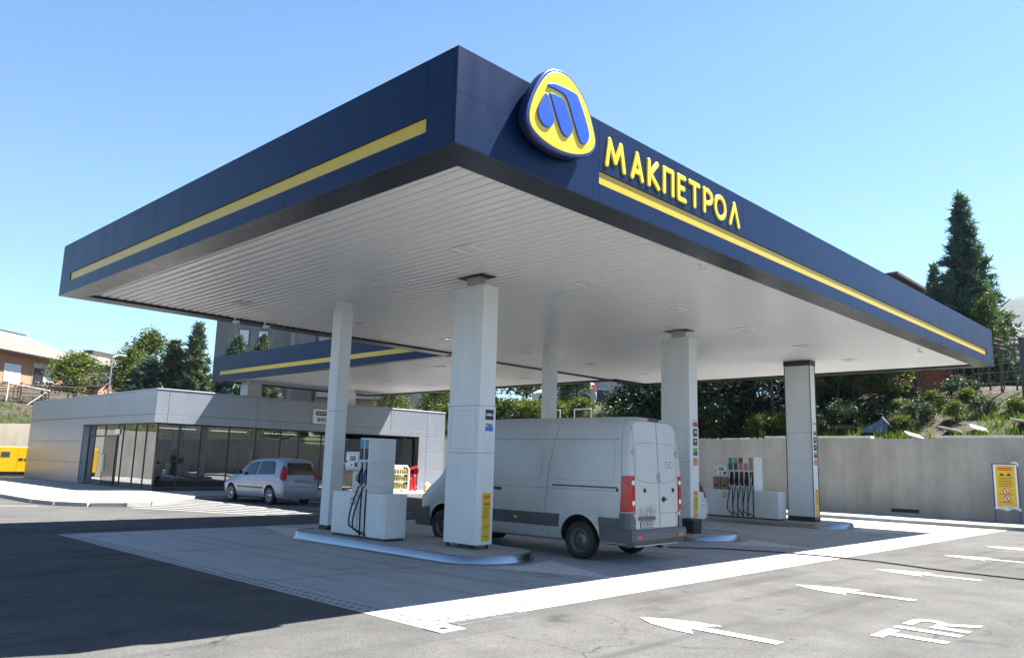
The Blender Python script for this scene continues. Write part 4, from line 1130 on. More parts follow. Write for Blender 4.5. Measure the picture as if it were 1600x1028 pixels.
# seams and pressed lines
mb = MB()
for s in ('-x', '+x'):
    sk_.line(mb, s, [(2.12, .40), (2.16, .82), (2.10, 1.6), (2.0, 2.2), (1.9, 2.58)], .009)
    sk_.line(mb, s, [(.20, .84), (.18, 1.6), (.22, 2.2), (.27, 2.6)], .008)
    sk_.line(mb, s, [(.3, 2.22), (3.7, 2.22)], .006)
    sk_.line(mb, s, [(.25, 1.28), (4.3, 1.28)], .005)
    sk_.line(mb, s, rrect(.42, 1.96, 1.45, 2.16, .09), .006, closed=True); sk_.line(mb, s, rrect(2.28, 3.5, 1.45, 2.16, .09), .006, closed=True)
    sk_.line(mb, s, [(3.62, .42), (3.62, 2.2), (3.7, 2.42)], .009); sk_.line(mb, s, [(4.62, .85), (4.66, 1.25), (4.5, 1.6)], .009)
mb.build('panel_seam', M['dark_trim'], vb)
mb = MB(); sk_.line(mb, '-y', [(0.10, .62), (0.10, .86), (0.07, .92), (0.07, 2.6)], .014)
sk_.line(mb, '-y', rrect(-.80, .80, .60, 2.585, .07), .011, closed=True)
sk_.line(mb, '-y', [(-.74, 1.56), (-.68, 1.49), (-.3, 1.44), (-.02, 1.43)], .006); sk_.line(mb, '-y', [(.74, 1.56), (.68, 1.49), (.3, 1.44), (.02, 1.43)], .006)
sk_.line(mb, '-y', [(-.74, 1.56), (-.75, 2.05), (-.7, 2.16), (-.04, 2.18)], .005); sk_.line(mb, '-y', [(.74, 1.56), (.75, 2.05), (.7, 2.16), (.04, 2.18)], .005)
sk_.line(mb, '-y', [(.03, .88), (.76, .88)], .006)
mb.build('door_seam', M['dark_trim'], vb)
# pressed panels and handles
for s in ('-x', '+x'):
    for pr_ in (rrect(.42, 1.96, 1.45, 2.16, .09), rrect(2.28, 3.5, 1.45, 2.16, .09)):
        mb = MB(); sk_.patch(mb, s, pr_, .007, .15); mb.build('pressed_panel', M['vanpaint'], vb)
    hh = sk_.hit(s, 3.42, 1.22)[0]; mb = MB(); mb.box(hh.x-.02, hh.x+.02, 3.32, 3.52, 1.19, 1.25, .012); mb.build('slide_handle', M['black'], van)
    mb = MB(); sk_.patch(mb, s, rrect(4.12, 4.34, 1.0, 1.2, .03), .004, .1); mb.build('fuel_flap', M['vanpaint'], vb)
    mb = MB(); sk_.patch(mb, s, [(.3, 1.325), (2.0, 1.325), (2.0, 1.355), (.3, 1.355)], .006, .15); mb.build('door_rail', M['vanplastic'], van)
    for y_ in (.95, 2.9):
        mb = MB(); sk_.patch(mb, s, rrect(y_-.05, y_+.05, .66, .70, .01), .02, .05); mb.build('side_marker', M['notice'], van)
# lamps
for s in (-1, 1):
    mb = MB()
    sk_.patch(mb, '-y', [(s*.80, .92), (s*.968, .92), (s*.955, 1.56), (s*.82, 1.56)] if s > 0 else [(-.968, .92), (-.80, .92), (-.82, 1.56), (-.955, 1.56)], .012, .03)
    side = '+x' if s > 0 else '-x'
    sk_.patch(mb, side, [(.028, .92), (.2, .92), (.17, 1.2), (.17, 1.56), (.028, 1.56)], .012, .04)
    tl = mb.build('tail_light', M['tail_red'], van)
    for z in (1.08, 1.44):
        mb = MB(); h = sk_.hit('-y', s*.865, z); mb.lathe([(.001, -.018), (.042, -.018), (.05, -.008), (.05, .0)], h[0], 'y', 16); mb.build('lamp_lens', M['white_lamp'], tl)
# rear bumper with step
mb = MB(); mb.prism([(-.05, .60), (-.075, .54), (-.075, .42), (-.04, .33), (.10, .29), (.10, .60)], 'x', -.93, .93)
for s in (-1, 1):
    mb.prism([(-.05, .60), (-.07, .54), (-.07, .42), (-.04, .37), (.86, .37), (.87, .58), (.2, .60)], 'x', s*.93, s*1.003)
mb.build('bumper', M['vanplastic'], van)
for s in (-1, 1):
    mb = MB(); mb.box(s*.76-.09, s*.76+.09, -.082, -.07, .44, .50, .004); mb.build('reflector', M['red'], van)
    mb = MB(); p = [(s*.80, .59), (s*.972, .59), (s*.972, .90), (s*.80, .90)]; sk_.patch(mb, '-y', p if s > 0 else p[::-1], .022, .03); sk_.patch(mb, '+x' if s > 0 else '-x', [(.02, .59), (.24, .59), (.2, .90), (.02, .90)], .022, .04); mb.build('bumper_corner', M['vanplastic'], van)
# number plate with light bar
h = sk_.hit('-y', -.38, .68)[0]
mb = MB(); mb.box(-.62, -.14, h.y-.012, h.y+.02, .63, .745, .004); pl = mb.build('plate_holder', M['black'], van)
mb = MB(); mb.box(-.605, -.155, h.y-.016, h.y-.01, .64, .735, .002); np_ = mb.build('number_plate', M['plate'], pl)
text_obj('plate_text', 'VE 5383 AN', .085, face_y(-.38, h.y-.0175, .687), M['print_dark'], np_, .001, sx=.86)
mb = MB(); mb.box(-.68, -.1, h.y-.028, h.y+.02, .765, .825, .012); mb.build('plate_light_bar', M['vanplastic'], van)
# hinges, handle, lock cap, brake light
for z in (.86, 1.98):
    for s in (-1, 1):
        mb = MB(); hh = sk_.hit('-y', s*.80, z)[0]; mb.box(s*.80-.075, s*.80+.06, hh.y-.025, hh.y+.01, z-.028, z+.028, .008); mb.lathe([(.001, -.06), (.014, -.06), (.014, .06), (.001, .06)], (s*.83, hh.y-.022, z), 'z', 8); mb.build('hinge', M['galv'], van)
mb = MB(); hh = sk_.hit('-y', .24, 1.13)[0]; mb.box(.15, .34, hh.y-.03, hh.y, 1.115, 1.145, .01); mb.lathe([(.001, -.012), (.05, -.012), (.06, 0)], (.24, hh.y, 1.13), 'y', 14); mb.build('door_handle', M['black'], van)
for x, z in ((-.46, 1.3), (.6, 1.3)):
    mb = MB(); hh = sk_.hit('-y', x, z)[0]; mb.lathe([(.001, -.02), (.035, -.02), (.042, 0)], hh, 'y', 14); mb.build('door_stop', M['black'], van)
for side, u in (('-x', .30), ('+x', .30)):
    mb = MB(); hh = sk_.hit(side, u, 1.3)[0]; mb.lathe([(.001, -.014), (.034, -.014), (.034, .014), (.001, .014)], hh, 'x', 12); mb.build('door_stop', M['black'], van)
hh = sk_.hit('-y', .07, 1.52)[0]
mb = MB(); mb.lathe([(.072, 0), (.08, -.014), (.092, -.014), (.095, 0)], hh, 'y', 28)
mb.tube([hh+Vector((-.055, -.01, .05)), hh+Vector((-.02, -.01, -.06)), hh+Vector((0, -.01, -.01)), hh+Vector((.02, -.01, -.06)), hh+Vector((.055, -.01, .05))], .008, 5)
mb.tube([hh+Vector((-.026, -.01, .066)), hh+Vector((0, -.01, .012)), hh+Vector((.026, -.01, .066))], .008, 5)
mb.build('badge', M['steel'], van)
for x in (.42, .57):
    hh = sk_.hit('-y', x, 1.78)[0]; mb = MB(); mb.lathe([(.001, -.002), (.06, -.002), (.06, 0)], hh, 'y', 18); stk = mb.build('speed_sticker', M['white'], van)
    mb = MB(); mb.lathe([(.05, -.004), (.062, -.004), (.062, 0)], hh, 'y', 18); mb.box(hh.x-.015, hh.x+.015, hh.y-.005, hh.y-.003, hh.z-.02, hh.z+.02); mb.build('sticker_ring', M['print_dark'], stk)
mb = MB(); hh = sk_.hit('-y', 0, 2.56)[0]; mb.box(-.17, .17, hh.y-.02, hh.y+.09, 2.585, 2.64, .01); mb.build('brake_light', M['dark_trim'], van)
# cab: glass, mirrors, front
for s in ('-x', '+x'):
    mb = MB(); sk_.patch(mb, s, [(3.78, 1.42), (4.9, 1.42), (4.98, 1.5), (4.62, 1.98), (4.42, 2.12), (3.8, 2.12)], .006, .1); mb.build('cab_window', M['carglass'], van)
mb = MB(); sk_.patch(mb, '+y', [(-.72, 1.55), (.72, 1.55), (.62, 2.3), (-.62, 2.3)], .006, .12); mb.build('windscreen', M['carglass'], van)
for s in (-1, 1):
    mb = MB(); mb.box(s*1.14-.09, s*1.14+.09, 4.64, 4.76, 1.42, 1.82, .035); mb.tube([(s*.95, 4.72, 1.40), (s*1.05, 4.72, 1.44), (s*1.1, 4.7, 1.5)], .035, 8); mb.build('wing_mirror', M['black'], van)
mb = MB(); mb.prism([(5.2, .3), (5.99, .3), (6.02, .42), (6.02, .62), (5.985, .74), (5.5, .78), (5.5, .3)][::-1], 'x', -.78, .78)
for s in (-1, 1): mb.prism([(5.44, .32), (5.92, .32), (5.95, .42), (5.93, .68), (5.5, .74)], 'x', s*.78, s*.93)
mb.build('front_bumper', M['vanplastic'], van)
for s in (-1, 1):
    mb = MB(); sk_.patch(mb, '+y', [(s*.45, .86), (s*.62, .86), (s*.66, 1.08), (s*.5, 1.08)] if s > 0 else [(-.62, .86), (-.45, .86), (-.5, 1.08), (-.66, 1.08)], .008, .05); mb.build('headlight', M['white_lamp'], van)
# underside bits: axle, exhaust, spare tow eye
mb = MB(); mb.tube([(-.8, 1.34, .34), (.8, 1.34, .34)], .06, 10); mb.tube([(.35, .1, .26), (.38, 1.0, .3), (.3, 3.0, .32)], .04, 8); mb.box(-.5, .5, .15, 4.9, .34, .42); mb.tube([(-.75, 5.02, .34), (.75, 5.02, .34)], .04, 8)
mb.build('underbody', M['black'], van)

# short rear overhang: move everything ahead of the tail forward-in by 22 cm
def short_tail(o):
    if o.type == 'MESH':
        for v in o.data.vertices:
            y = v.co.y
            v.co.y = y if y < .2 else (y-.22*(y-.2)/.65 if y < .85 else y-.22)
    for c_ in o.children: short_tail(c_)
short_tail(van)
# --- small hatch-back people carrier
def small_car(paint, loc, label, plate=True, group=None, plate_txt='KU 756 AI'):
    c = thing('parked_car', label, 'car', loc, 0, group)
    lv = [(.20, .66), (.24, .76), (.36, .815), (.55, .845), (.78, .848), (.93, .835), (1.0, .815), (1.2, .755), (1.4, .69), (1.5, .64), (1.555, .56), (1.59, .4), (1.6, .2), (1.605, 0)]
    zt = [(0, 1.1), (.03, 1.3), (.08, 1.47), (.18, 1.555), (.4, 1.59), (1.2, 1.605), (2.0, 1.59), (2.35, 1.54), (2.6, 1.44), (3.1, 1.12), (3.25, 1.03), (3.6, .96), (3.95, .86), (4.12, .76), (4.19, .68), (4.2, .62)]
    wt = [(0, .9), (.03, .93), (.1, .965), (.3, .99), (.8, 1), (3.2, 1), (3.7, .97), (3.95, .92), (4.1, .83), (4.18, .7), (4.2, .6)]
    ys = [0, .012, .03, .06, .1, .18, .3, .5, .78, 1.1, 1.5, 1.9, 2.2, 2.35, 2.5, 2.65, 2.8, 2.95, 3.1, 3.2, 3.3, 3.45, 3.65, 3.85, 4.0, 4.1, 4.16, 4.2]
    me = body_mesh(lv, .6, 1.605, ys, lambda y: interp(zt, y), lambda y: interp(wt, y), lambda y, z: (.13*max(0, (z-.75)/.85)**1.2*max(0, 1-y/.6)) - .05*max(0, 1-abs(z-.45)/.25)*max(0, 1-y/.5))
    ho = []
    for y in (.76, 3.38):
        for s in (-1, 1): ho.append((min(s*.58, s*1.1), max(s*.58, s*1.1), y, .31, .365))
    bm_ = cut_arches(me, ho, [paint, M['black']]); sk = Skin(me)
    b_ = mesh_obj('body', bm_, c)
    for y in (.76, 3.38):
        for s in (-1, 1): wheel(c, s*.745, y, .305, .19, s, M['alloy'], 'cover')
    for s in ('-x', '+x'):
        for pg in ([(.52, 1.04), (1.66, 1.0), (1.6, 1.47), (.85, 1.49), (.66, 1.4)], [(1.72, .99), (2.95, .98), (2.42, 1.40), (1.66, 1.47)]):
            mb = MB(); sk.patch(mb, s, pg, .004, .08); mb.build('side_window', M['carglass'], c)
    mb = MB(); sk.patch(mb, '-y', [(-.6, 1.02), (.6, 1.02), (.53, 1.43), (-.53, 1.43)], .005, .08); mb.build('rear_window', M['carglass'], c)
    mb = MB(); sk.patch(mb, '+y', [(-.62, 1.06), (.62, 1.06), (.48, 1.48), (-.48, 1.48)], .005, .08); mb.build('windscreen', M['carglass'], c)
    for s in (-1, 1):
        mb = MB(); p = [(s*.62, .84), (s*.775, .84), (s*.665, 1.33), (s*.59, 1.30)]; sk.patch(mb, '-y', p if s > 0 else p[::-1], .008, .05)
        sk.patch(mb, '+x' if s > 0 else '-x', [(.055, .84), (.17, .9), (.22, 1.12), (.2, 1.33), (.09, 1.33)], .008, .05); mb.build('tail_light', M['tail_red'], c)
        mb = MB(); p = [(s*.3, .62), (s*.55, .62), (s*.6, .76), (s*.42, .78)]; sk.patch(mb, '+y', p if s > 0 else p[::-1], .008, .05); mb.build('headlight', M['white_lamp'], c)
        mb = MB(); mb.box(s*.93-.1, s*.93+.1, 2.62, 2.74, .99, 1.13, .03); mb.build('wing_mirror', M['black'], c)
    for s in ('-x', '+x'): mb = MB(); sk.patch(mb, s, [(1.2, .53), (2.95, .53), (2.95, .59), (1.2, .59)], .012, .1); mb.build('side_strip', M['dark_trim'], c)
    mb = MB()
    for s in ('-x', '+x'): sk.line(mb, s, [(1.68, .3), (1.68, 1.0)], .007); sk.line(mb, s, [(2.75, .3), (2.82, .98)], .007); sk.line(mb, s, [(.62, .75), (.5, 1.0)], .007)
    sk.line(mb, '-y', [(-.7, .62), (.7, .62)], .012)
    mb.build('panel_seam', M['dark_trim'], b_)
    hh = sk.hit('-y', 0, .82)[0]
    mb = MB(); mb.box(-.27, .27, hh.y-.012, hh.y+.03, .765, .885, .004); q = mb.build('plate_holder', M['black'], c)
    mb = MB(); mb.box(-.255, .255, hh.y-.015, hh.y-.01, .775, .875, .002); q2 = mb.build('number_plate', M['plate'], q)
    text_obj('plate_text', plate_txt, .085, face_y(0, hh.y-.0165, .825), M['print_dark'], q2, .001)
    mb = MB(); mb.box(-.6, .6, .0, .1, .2, .33, .02); mb.tube([(-.6, .76, .3), (.6, .76, .3)], .04, 8); mb.box(-.45, .45, .3, 3.8, .2, .27); mb.build('underbody', M['black'], c)
    mb = MB(); mb.lathe([(.02, 0), (.006, .03), (.004, .18)], (0, .55, 1.6), n=8); mb.build('aerial', M['black'], c)
    return c
car = small_car(M['silver'], (10.3, 19.6, 0), 'silver hatchback parked nose-in to the shop window')
car.rotation_euler = (0, 0, R(6)); car.scale = (1, .93, 1.05)
wc = small_car(M['carwhite'], (15.8, 6.45, 0), 'white car filling up beyond the van, mostly hidden by the middle column', plate_txt='VE 204 AC')
car2 = copy_tree(wc); car2['label'] = 'white car parked on the bank above the wall behind a bare trunk'
# ------------------------------------------------------------------ small forecourt things
t = thing('waste_bin', 'black plastic bin strapped low on the middle column beside the van bumper', 'bin', (11.95, 4.2, .12))
mb = MB(); mb.prism([(-.17, .0), (.17, .0), (.2, .34), (-.2, .34)], 'y', -.16, .16); mb.build('bucket', M['black'], t)
mb = MB(); mb.box(-.22, .22, -.18, .18, .34, .385, .01); mb.build('lid', M['dkplastic'], t)
mb = MB(); mb.box(.2, .3, -.1, .1, .2, .3, .02); mb.build('holder', M['dkplastic'], t)
mb = MB(); pts = []
hp = [(9.6, 3.4), (10.4, 2.6), (10.9, 1.6), (11.1, .5), (11.05, -.6), (10.7, -1.7), (10.6, -3.0), (10.9, -4.6)]
for (a, b2), (c, d) in zip(hp, hp[1:]):
    for k in range(6): pts.append((a+(c-a)*k/6+rnd.uniform(-.012, .012), b2+(d-b2)*k/6, .018))
mb.tube(pts, .013, 6); o = mb.build('hose', M['black']); tag(o, 'thin black hose lying across the slab and asphalt from the van to the right', 'hose')
# yellow notice board by the wall
t = thing('notice_board', 'yellow safety notice wrapped in foil on two blue posts at the right edge', 'notice board', (27.9, .8, .118))
mb = MB()
for u in (-.36, .36): mb.box(u-.02, u+.02, -.02, .02, 0, 1.92, .004)
mb.box(-.36, .36, -.018, .018, 1.88, 1.92, .003); mb.box(-.36, .36, -.018, .018, .42, .45, .003)
mb.build('post_frame', simple('blue_frame', (.05, .07, .2), .45), t)
mb = MB(); mb.box(-.335, .335, -.03, -.018, .46, 1.87, .002); mb.build('board', M['white'], t)
notice(t, 0, -.031, .53, 1.84, .56)
mb = MB(); vs = []; fs = []
for i in range(13):
    for j in range(5):
        u = -.36+.75*i/12; v = .40+.10*j/4
        vs.append((u, -.05-.03*math.sin(i*1.3+j)-.015*j, v+.03*math.sin(i*.9)))
for i in range(12):
    for j in range(4): fs.append((i*5+j, (i+1)*5+j, (i+1)*5+j+1, i*5+j+1))
mb.add(vs, fs, 0, True); mb.tube([(.2, -.03, 1.93), (.3, -.04, 1.95), (.37, -.05, 1.9), (.39, -.05, 1.8)], [.02, .03, .03, .01], 6); mb.build('foil', M['white'], t)
t.rotation_euler = (0, 0, R(-74)); t.scale = (1.08, 1, 1.1)
mb = MB(); mb.box(24.3, 25.9, -3.2, -1.0, -.1, .19, .02); o = mb.build('kerb_block', M['kerb']); tag(o, 'low pale concrete edge block at the right edge below the yellow board', 'concrete block')
# generator
t = thing('generator', 'yellow generator cabinet standing left of the shop against the sunlit wall', 'generator', (7.0, 48.2, .118))
mb = MB(); mb.box(-2.4, 2.4, -.75, .75, .28, 1.75, .04); mb.build('cabinet', M['generator'], t)
mb = MB(); mb.box(-2.35, 2.35, -.7, .7, 0, .28, .02); mb.build('skid', M['black'], t)
mb = MB(); mb.box(.3, .75, -.765, -.75, 1.15, 1.45, .01); mb.build('control_window', M['window'], t)
mb = MB()
for x in (1.25, 1.55): mb.box(x, x+.2, -.775, -.75, .98, 1.1, .01)
for z in (.5, 1.0, 1.5): mb.box(2.2, 2.32, -.77, -.75, z, z+.05, .005)
mb.build('latch', M['dark_trim'], t)
mb = MB()
for x in (-1.2, .2, 1.15, 1.95): mb.box(x, x+.012, -.753, -.75, .33, 1.7)
mb.build('door_gap', M['print_dark'], t)

# ------------------------------------------------------------------ shop
SX0, SX1, SY0, SY1, SZ = 8.3, 24.95, 28.4, 46.3, 4.52
shop = thing('shop_building', 'low flat-roofed station shop clad in light grey metal panels over dark glazing', 'building', (0, 0, 0))
def panels_y(mb, y, xs_, zs, th=.05):
    for a, b2 in zip(xs_, xs_[1:]):
        for c, d in zip(zs, zs[1:]): mb.box(a+.008, b2-.008, y, y+th, c+.008, d-.008, .002)
def panels_x(mb, x, ys_, zs, th=.05):
    for a, b2 in zip(ys_, ys_[1:]):
        for c, d in zip(zs, zs[1:]): mb.box(x, x+th, a+.008, b2-.008, c+.008, d-.008, .002)
mb = MB()
panels_y(mb, SY0, [SX0, 8.85, 13.05, 17.0, 21.0, 23.6, SX1], [3.03, 3.4, 4.46])
panels_y(mb, SY0, [23.05, 23.6, SX1], [.12, 1.2, 2.1, 3.03])
mb.box(SX1-.05, SX1, SY0+.06, SY1, .12, 4.46)
mb.build('front_cladding', M['grey_panel'], shop)
mb = MB()
panels_x(mb, SX0, [SY0+.055, 29.05, 33.75, 37.15, 39.3, 43.2, SY1], [3.03, 3.4, 4.46]) if False else None
panels_x(mb, SX0, [SY0+.055, 29.2, 33.75, 37.2], [3.03, 3.4, 4.46]); panels_x(mb, SX0, [37.2, 39.4], [3.4, 4.46])
panels_x(mb, SX0, [39.4, 42.6, SY1], [3.4, 4.46])
panels_x(mb, SX0, [37.2, 39.4, 42.6, SY1], [.12, 1.15, 2.2, 3.39])
panels_x(mb, SX0, [37.2, 38.0], [3.39, 3.40]) if False else None
panels_y(mb, 37.15, [SX0+.055, SX0+1.0], [.12, 1.15, 2.2, 3.0], .045)
mb.build('side_cladding', M['grey_panel'], shop)
mb = MB(); mb.box(SX0+.06, SX1-.06, SY0+.055, SY0+.3, 3.03, 4.44); mb.box(SX0+.055, SX0+.3, SY0+.3, SY1, 3.03, 4.44); mb.box(SX1-.3, SX1-.055, SY0+.3, SY1, 3.03, 4.44); mb.box(SX0+.3, SX1-.3, SY0+.3, SY1, 3.9, 4.1)
mb.box(SX0+.055, SX0+.3, 37.2, SY1, .12, 3.03); mb.box(SX0+.3, SX1-.3, SY1-.2, SY1, .12, 3.9)
mb.build('roof_core', M['dark_trim'], shop)
mb = MB(); mb.box(SX0-.02, SX1+.02, SY0-.02, SY0+.3, 4.462, 4.52, .01); mb.box(SX0-.02, SX0+.3, SY0+.302, SY1, 4.462, 4.52, .01); mb.box(SX1-.3, SX1+.02, SY0+.302, SY1, 4.462, 4.52, .01); mb.build('roof_edge', M['grey_panel'], shop)
# glazing: front
GY = SY0+.32
fx = [SX0+.55, 9.6, 10.57, 11.9, 13.25, 14.57, 15.59, 16.88, 18.2, 19.5, 20.8, 22.0, 23.0]
fx = [8.62]+fx[1:]
for a, b2 in zip(fx, fx[1:]):
    mb = MB(); mb.box(a+.028, b2-.028, GY, GY+.012, .2, 2.98); mb.build('glass_pane', M['glass_shop'], shop)
mb = MB()
for x in fx: mb.box(x-.027, x+.027, GY-.03, GY+.06, .121, 3.0, .004)
mb.box(fx[0]+.03, fx[-1]-.03, GY-.028, GY+.058, .121, .2); mb.box(fx[0]+.03, fx[-1]-.03, GY-.028, GY+.058, 2.98, 3.028)
mb.box(15.62, 18.17, GY-.024, GY+.05, 2.5, 2.56)
mb.build('mullion', M['dark_trim'], shop)
# glazing: left face, set back behind the corner
GX = SX0+.32
gy = [28.75, 29.9, 31.1, 32.6, 33.2, 34.9, 36.3, 37.1]
for i, (a, b2) in enumerate(zip(gy, gy[1:])):
    mb = MB(); mb.box(GX, GX+.012, a+.028, b2-.028, .2, 2.98); mb.build('glass_pane', M['glass_shop'], shop)
mb = MB()
for y in gy: mb.box(GX-.03, GX+.06, y-.027, y+.027, .121, 3.0, .004)
mb.box(GX-.028, GX+.058, gy[0]+.03, gy[-1]-.03, .121, .2); mb.box(GX-.028, GX+.058, gy[0]+.03, gy[-1]-.03, 2.98, 3.028)
mb.box(GX-.024, GX+.05, 33.23, 37.07, 2.45, 2.52)
mb.build('mullion', M['dark_trim'], shop)
mb = MB(); mb.box(GX-.05, GX-.02, 33.3, 34.8, .2, 2.44, .005); d = mb.build('door', M['carglass'], shop)
mb = MB(); mb.tube([(GX-.1, 34.6, .8), (GX-.1, 34.6, 1.6)], .02, 8); mb.build('handle', M['steel'], d)
mb = MB(); mb.box(GX-.06, GX-.02, 33.0, 33.6, 2.56, 2.8, .01); mb.build('exit_light', M['white'], shop)
# interior
mb = MB(); mb.box(SX0+.35, SX1-.06, SY0+.35, SY1-.21, .119, .14); mb.build('floor', M['floor_in'], shop)
mb = MB(); mb.box(SX0+.31, SX1-.31, SY0+.31, SY1-.21, 3.03, 3.08); mb.box(SX0+.4, SX1-.1, 37.6, 37.7, .14, 3.03); mb.build('inner_wall', M['render_pale'], shop)
for k, x in enumerate((9.8, 12.6, 15.4, 18.2, 21.0)):
    mb = MB(); mb.box(x, x+1.9, 31.8+.2*(k % 2), 31.88+.2*(k % 2), 2.9, 2.94); mb.build('lamp_tube', M['lamp_on'], shop)
mb = MB(); mb.box(20.7, 22.6, 36.4, 36.5, 2.55, 2.95); mb.build('lit_panel', M['lamp_warm'], shop)
def shelf_unit(x, y, wd, label, mat, h=1.8):
    t = thing('shop_shelf', label, 'shelf', (x, y, .14), 0, 'shelves inside the shop')
    mb = MB(); mb.box(-wd/2, wd/2, .2, .25, 0, h); mb.box(-wd/2, -wd/2+.03, -.2, .2, 0, h); mb.box(wd/2-.03, wd/2, -.2, .2, 0, h)
    for k in range(5): mb.box(-wd/2+.03, wd/2-.03, -.2, .2, .1+k*(h-.2)/4.5, .13+k*(h-.2)/4.5)
    mb.build('frame', M['shelf'], t)
    mb = MB()
    for k in range(5):
        u = -wd/2+.08
        while u < wd/2-.15:
            q = rnd.uniform(.08, .18); mb.box(u, u+q, -.17, .1, .13+k*(h-.2)/4.5, .13+k*(h-.2)/4.5+rnd.uniform(.12, .28), .01); u += q+rnd.uniform(.01, .05)
    o = mb.build('goods', mat, t); o['kind'] = 'stuff'
shelf_unit(12.0, 33.5, 2.2, 'stocked shelf behind the leftmost panes of the shop front', M['goods'])
shelf_unit(16.4, 33.0, 2.0, 'stocked shelf behind the shop glass above the silver car', M['goods'])
shelf_unit(22.6, 31.2, 2.6, 'tall stocked shelf behind the right end of the shop glass', M['goods'], 2.5)
t = thing('shop_counter', 'pale counter inside the shop below the lit yellow panel', 'counter', (21.4, 34.6, .14))
mb = MB(); mb.box(-1.7, 1.7, -.35, .35, 0, 1.0, .02); mb.build('front', M['render_white'], t)
mb = MB(); mb.box(-1.75, 1.75, -.4, .4, 1.002, 1.05, .01); mb.build('counter_top', M['dark_trim'], t)
# person far inside behind the counter seen as dark head and shoulders is left out: only a shadow shows
# sign on the parapet
sg = thing('shop_sign', 'white sign with dark pill badge and bold dark lettering on the shop parapet', 'sign', (17.05, SY0-.01, 3.78))
mb = MB(); mb.prism(rrect(-.98, .98, -.36, .36, .06), 'y', -.09, 0); mb.build('board', M['white'], sg)
mb = MB(); puck(mb, rrect(-.86, .12, .05, .26, .1), -.11, -.09, .006); p_ = mb.build('pill_badge', M['navy_print'], sg)
text_obj('pill_text', 'МАКПЕТРОЛ', .125, face_y(-.37, -.112, .155), M['white'], p_, .001, bold=.002)
text_obj('sign_text', 'SHOP&DRIVE', .25, face_y(0, -.094, -.17), M['navy_print'], sg, .003, sx=1.02, bold=.008)
mb = MB(); mb.lathe([(.001, -.13), (.13, -.12), (.15, -.09)], (.36, 0, .24), 'y', 20); mb.box(.3, .42, -.12, -.09, -.02, .12, .02); mb.build('sign_motif', M['kraft'], sg)
# outside goods
t = thing('goods_rack', 'white rack of yellow bottles on the pavement behind the nearest pump', 'rack', (19.9, 26.2, .118))
mb = MB()
mb.tube([(-.75, 0, 0), (-.75, 0, 1.15), (-.62, 0, 1.3), (.62, 0, 1.3), (.75, 0, 1.15), (.75, 0, 0)], .05, 8); mb.tube([(-.75, .5, 0), (-.75, .5, 1.15), (-.62, .5, 1.3), (.62, .5, 1.3), (.75, .5, 1.15), (.75, .5, 0)], .05, 8)
for z in (.12, .5, .88): mb.box(-.74, .74, 0, .5, z, z+.03)
mb.box(-.74, .74, .46, .49, .12, 1.28)
mb.build('frame', M['white'], t)
mb = MB()
for z in (.15, .53, .91):
    for k in range(9):
        x = -.64+.16*k; mb.lathe([(.055, 0), (.06, .02), (.06, .2), (.025, .25), (.025, .29), (.001, .29)], (x, .15, z), n=10)
o = mb.build('bottles', M['goods_y'], t)
def extinguisher(x, y, s, label, trolley):
    t = thing('fire_extinguisher', label, 'fire extinguisher', (x, y, .118), 0, 'red extinguishers by the shop')
    mb = MB(); mb.lathe([(.001, 0), (.1*s, 0), (.11*s, .03), (.11*s, .6*s), (.08*s, .68*s), (.04*s, .72*s), (.001, .72*s)], (0, 0, .05), n=18); mb.build('cylinder', M['red'], t)
    mb = MB(); mb.box(-.05*s, .05*s, -.03, .03, .05+.72*s, .05+.8*s, .01); mb.tube([(0, 0, .05+.78*s), (-.14*s, -.02, .05+.7*s), (-.16*s, -.04, .2)], .015, 6); mb.build('valve_hose', M['black'], t)
    if trolley:
        mb = MB()
        for sx_ in (-1, 1): mb.lathe([(.001, -.025), (.13, -.025), (.13, .025), (.001, .025)], (sx_*.2, .1, .13), 'x', 16)
        mb.build('wheel', M['black'], t)
        mb = MB(); mb.tube([(-.16, .12, .13), (-.16, .14, 1.2), (0, .15, 1.28), (.16, .14, 1.2), (.16, .12, .13)], .018, 6); mb.tube([(-.25, -.05, 1.15), (0, -.16, 1.3), (.25, -.05, 1.15), (.22, 0, .85), (-.22, 0, .85)], .05, 8); mb.build('trolley', M['red'], t)
extinguisher(20.95, 26.4, .9, 'red hand extinguisher standing left of the wheeled one by the shop', False)
extinguisher(21.5, 26.8, 1.12, 'tall red wheeled extinguisher with coiled hose by the shop pier', True)
t = thing('jerrycan', 'pale beige can on the pavement right of the red extinguishers', 'can', (21.75, 26.0, .118))
mb = MB(); mb.box(-.18, .18, -.12, .12, 0, .42, .05); mb.build('can_body', M['can'], t); mb = MB(); mb.tube([(-.1, 0, .4), (-.08, 0, .5), (.08, 0, .5), (.1, 0, .4)], .02, 6); mb.build('handle', M['can'], t)

# ------------------------------------------------------------------ houses on the hill
def local(name, label, cat, p0, p1, z, group=None):
    """Empty at p0 whose x axis runs along the facade towards p1, y into the house"""
    return thing(name, label, cat, (p0[0], p0[1], z), math.atan2(p1[1]-p0[1], p1[0]-p0[0]), group)
def window(par, x, z, w_, h_, mat=None, y=0, frame='white'):
    mb = MB()
    for a, b2, c, d in ((x, x+w_, z, z+.07), (x, x+w_, z+h_-.07, z+h_), (x, x+.07, z+.07, z+h_-.07), (x+w_-.07, x+w_, z+.07, z+h_-.07)): mb.box(a, b2, y-.04, y+.03, c, d)
    o = mb.build('window', M[frame], par)
    mb = MB(); mb.box(x+.07, x+w_-.07, y-.015, y+.02, z+.07, z+h_-.07); mb.build('pane', mat or M['window'], o)
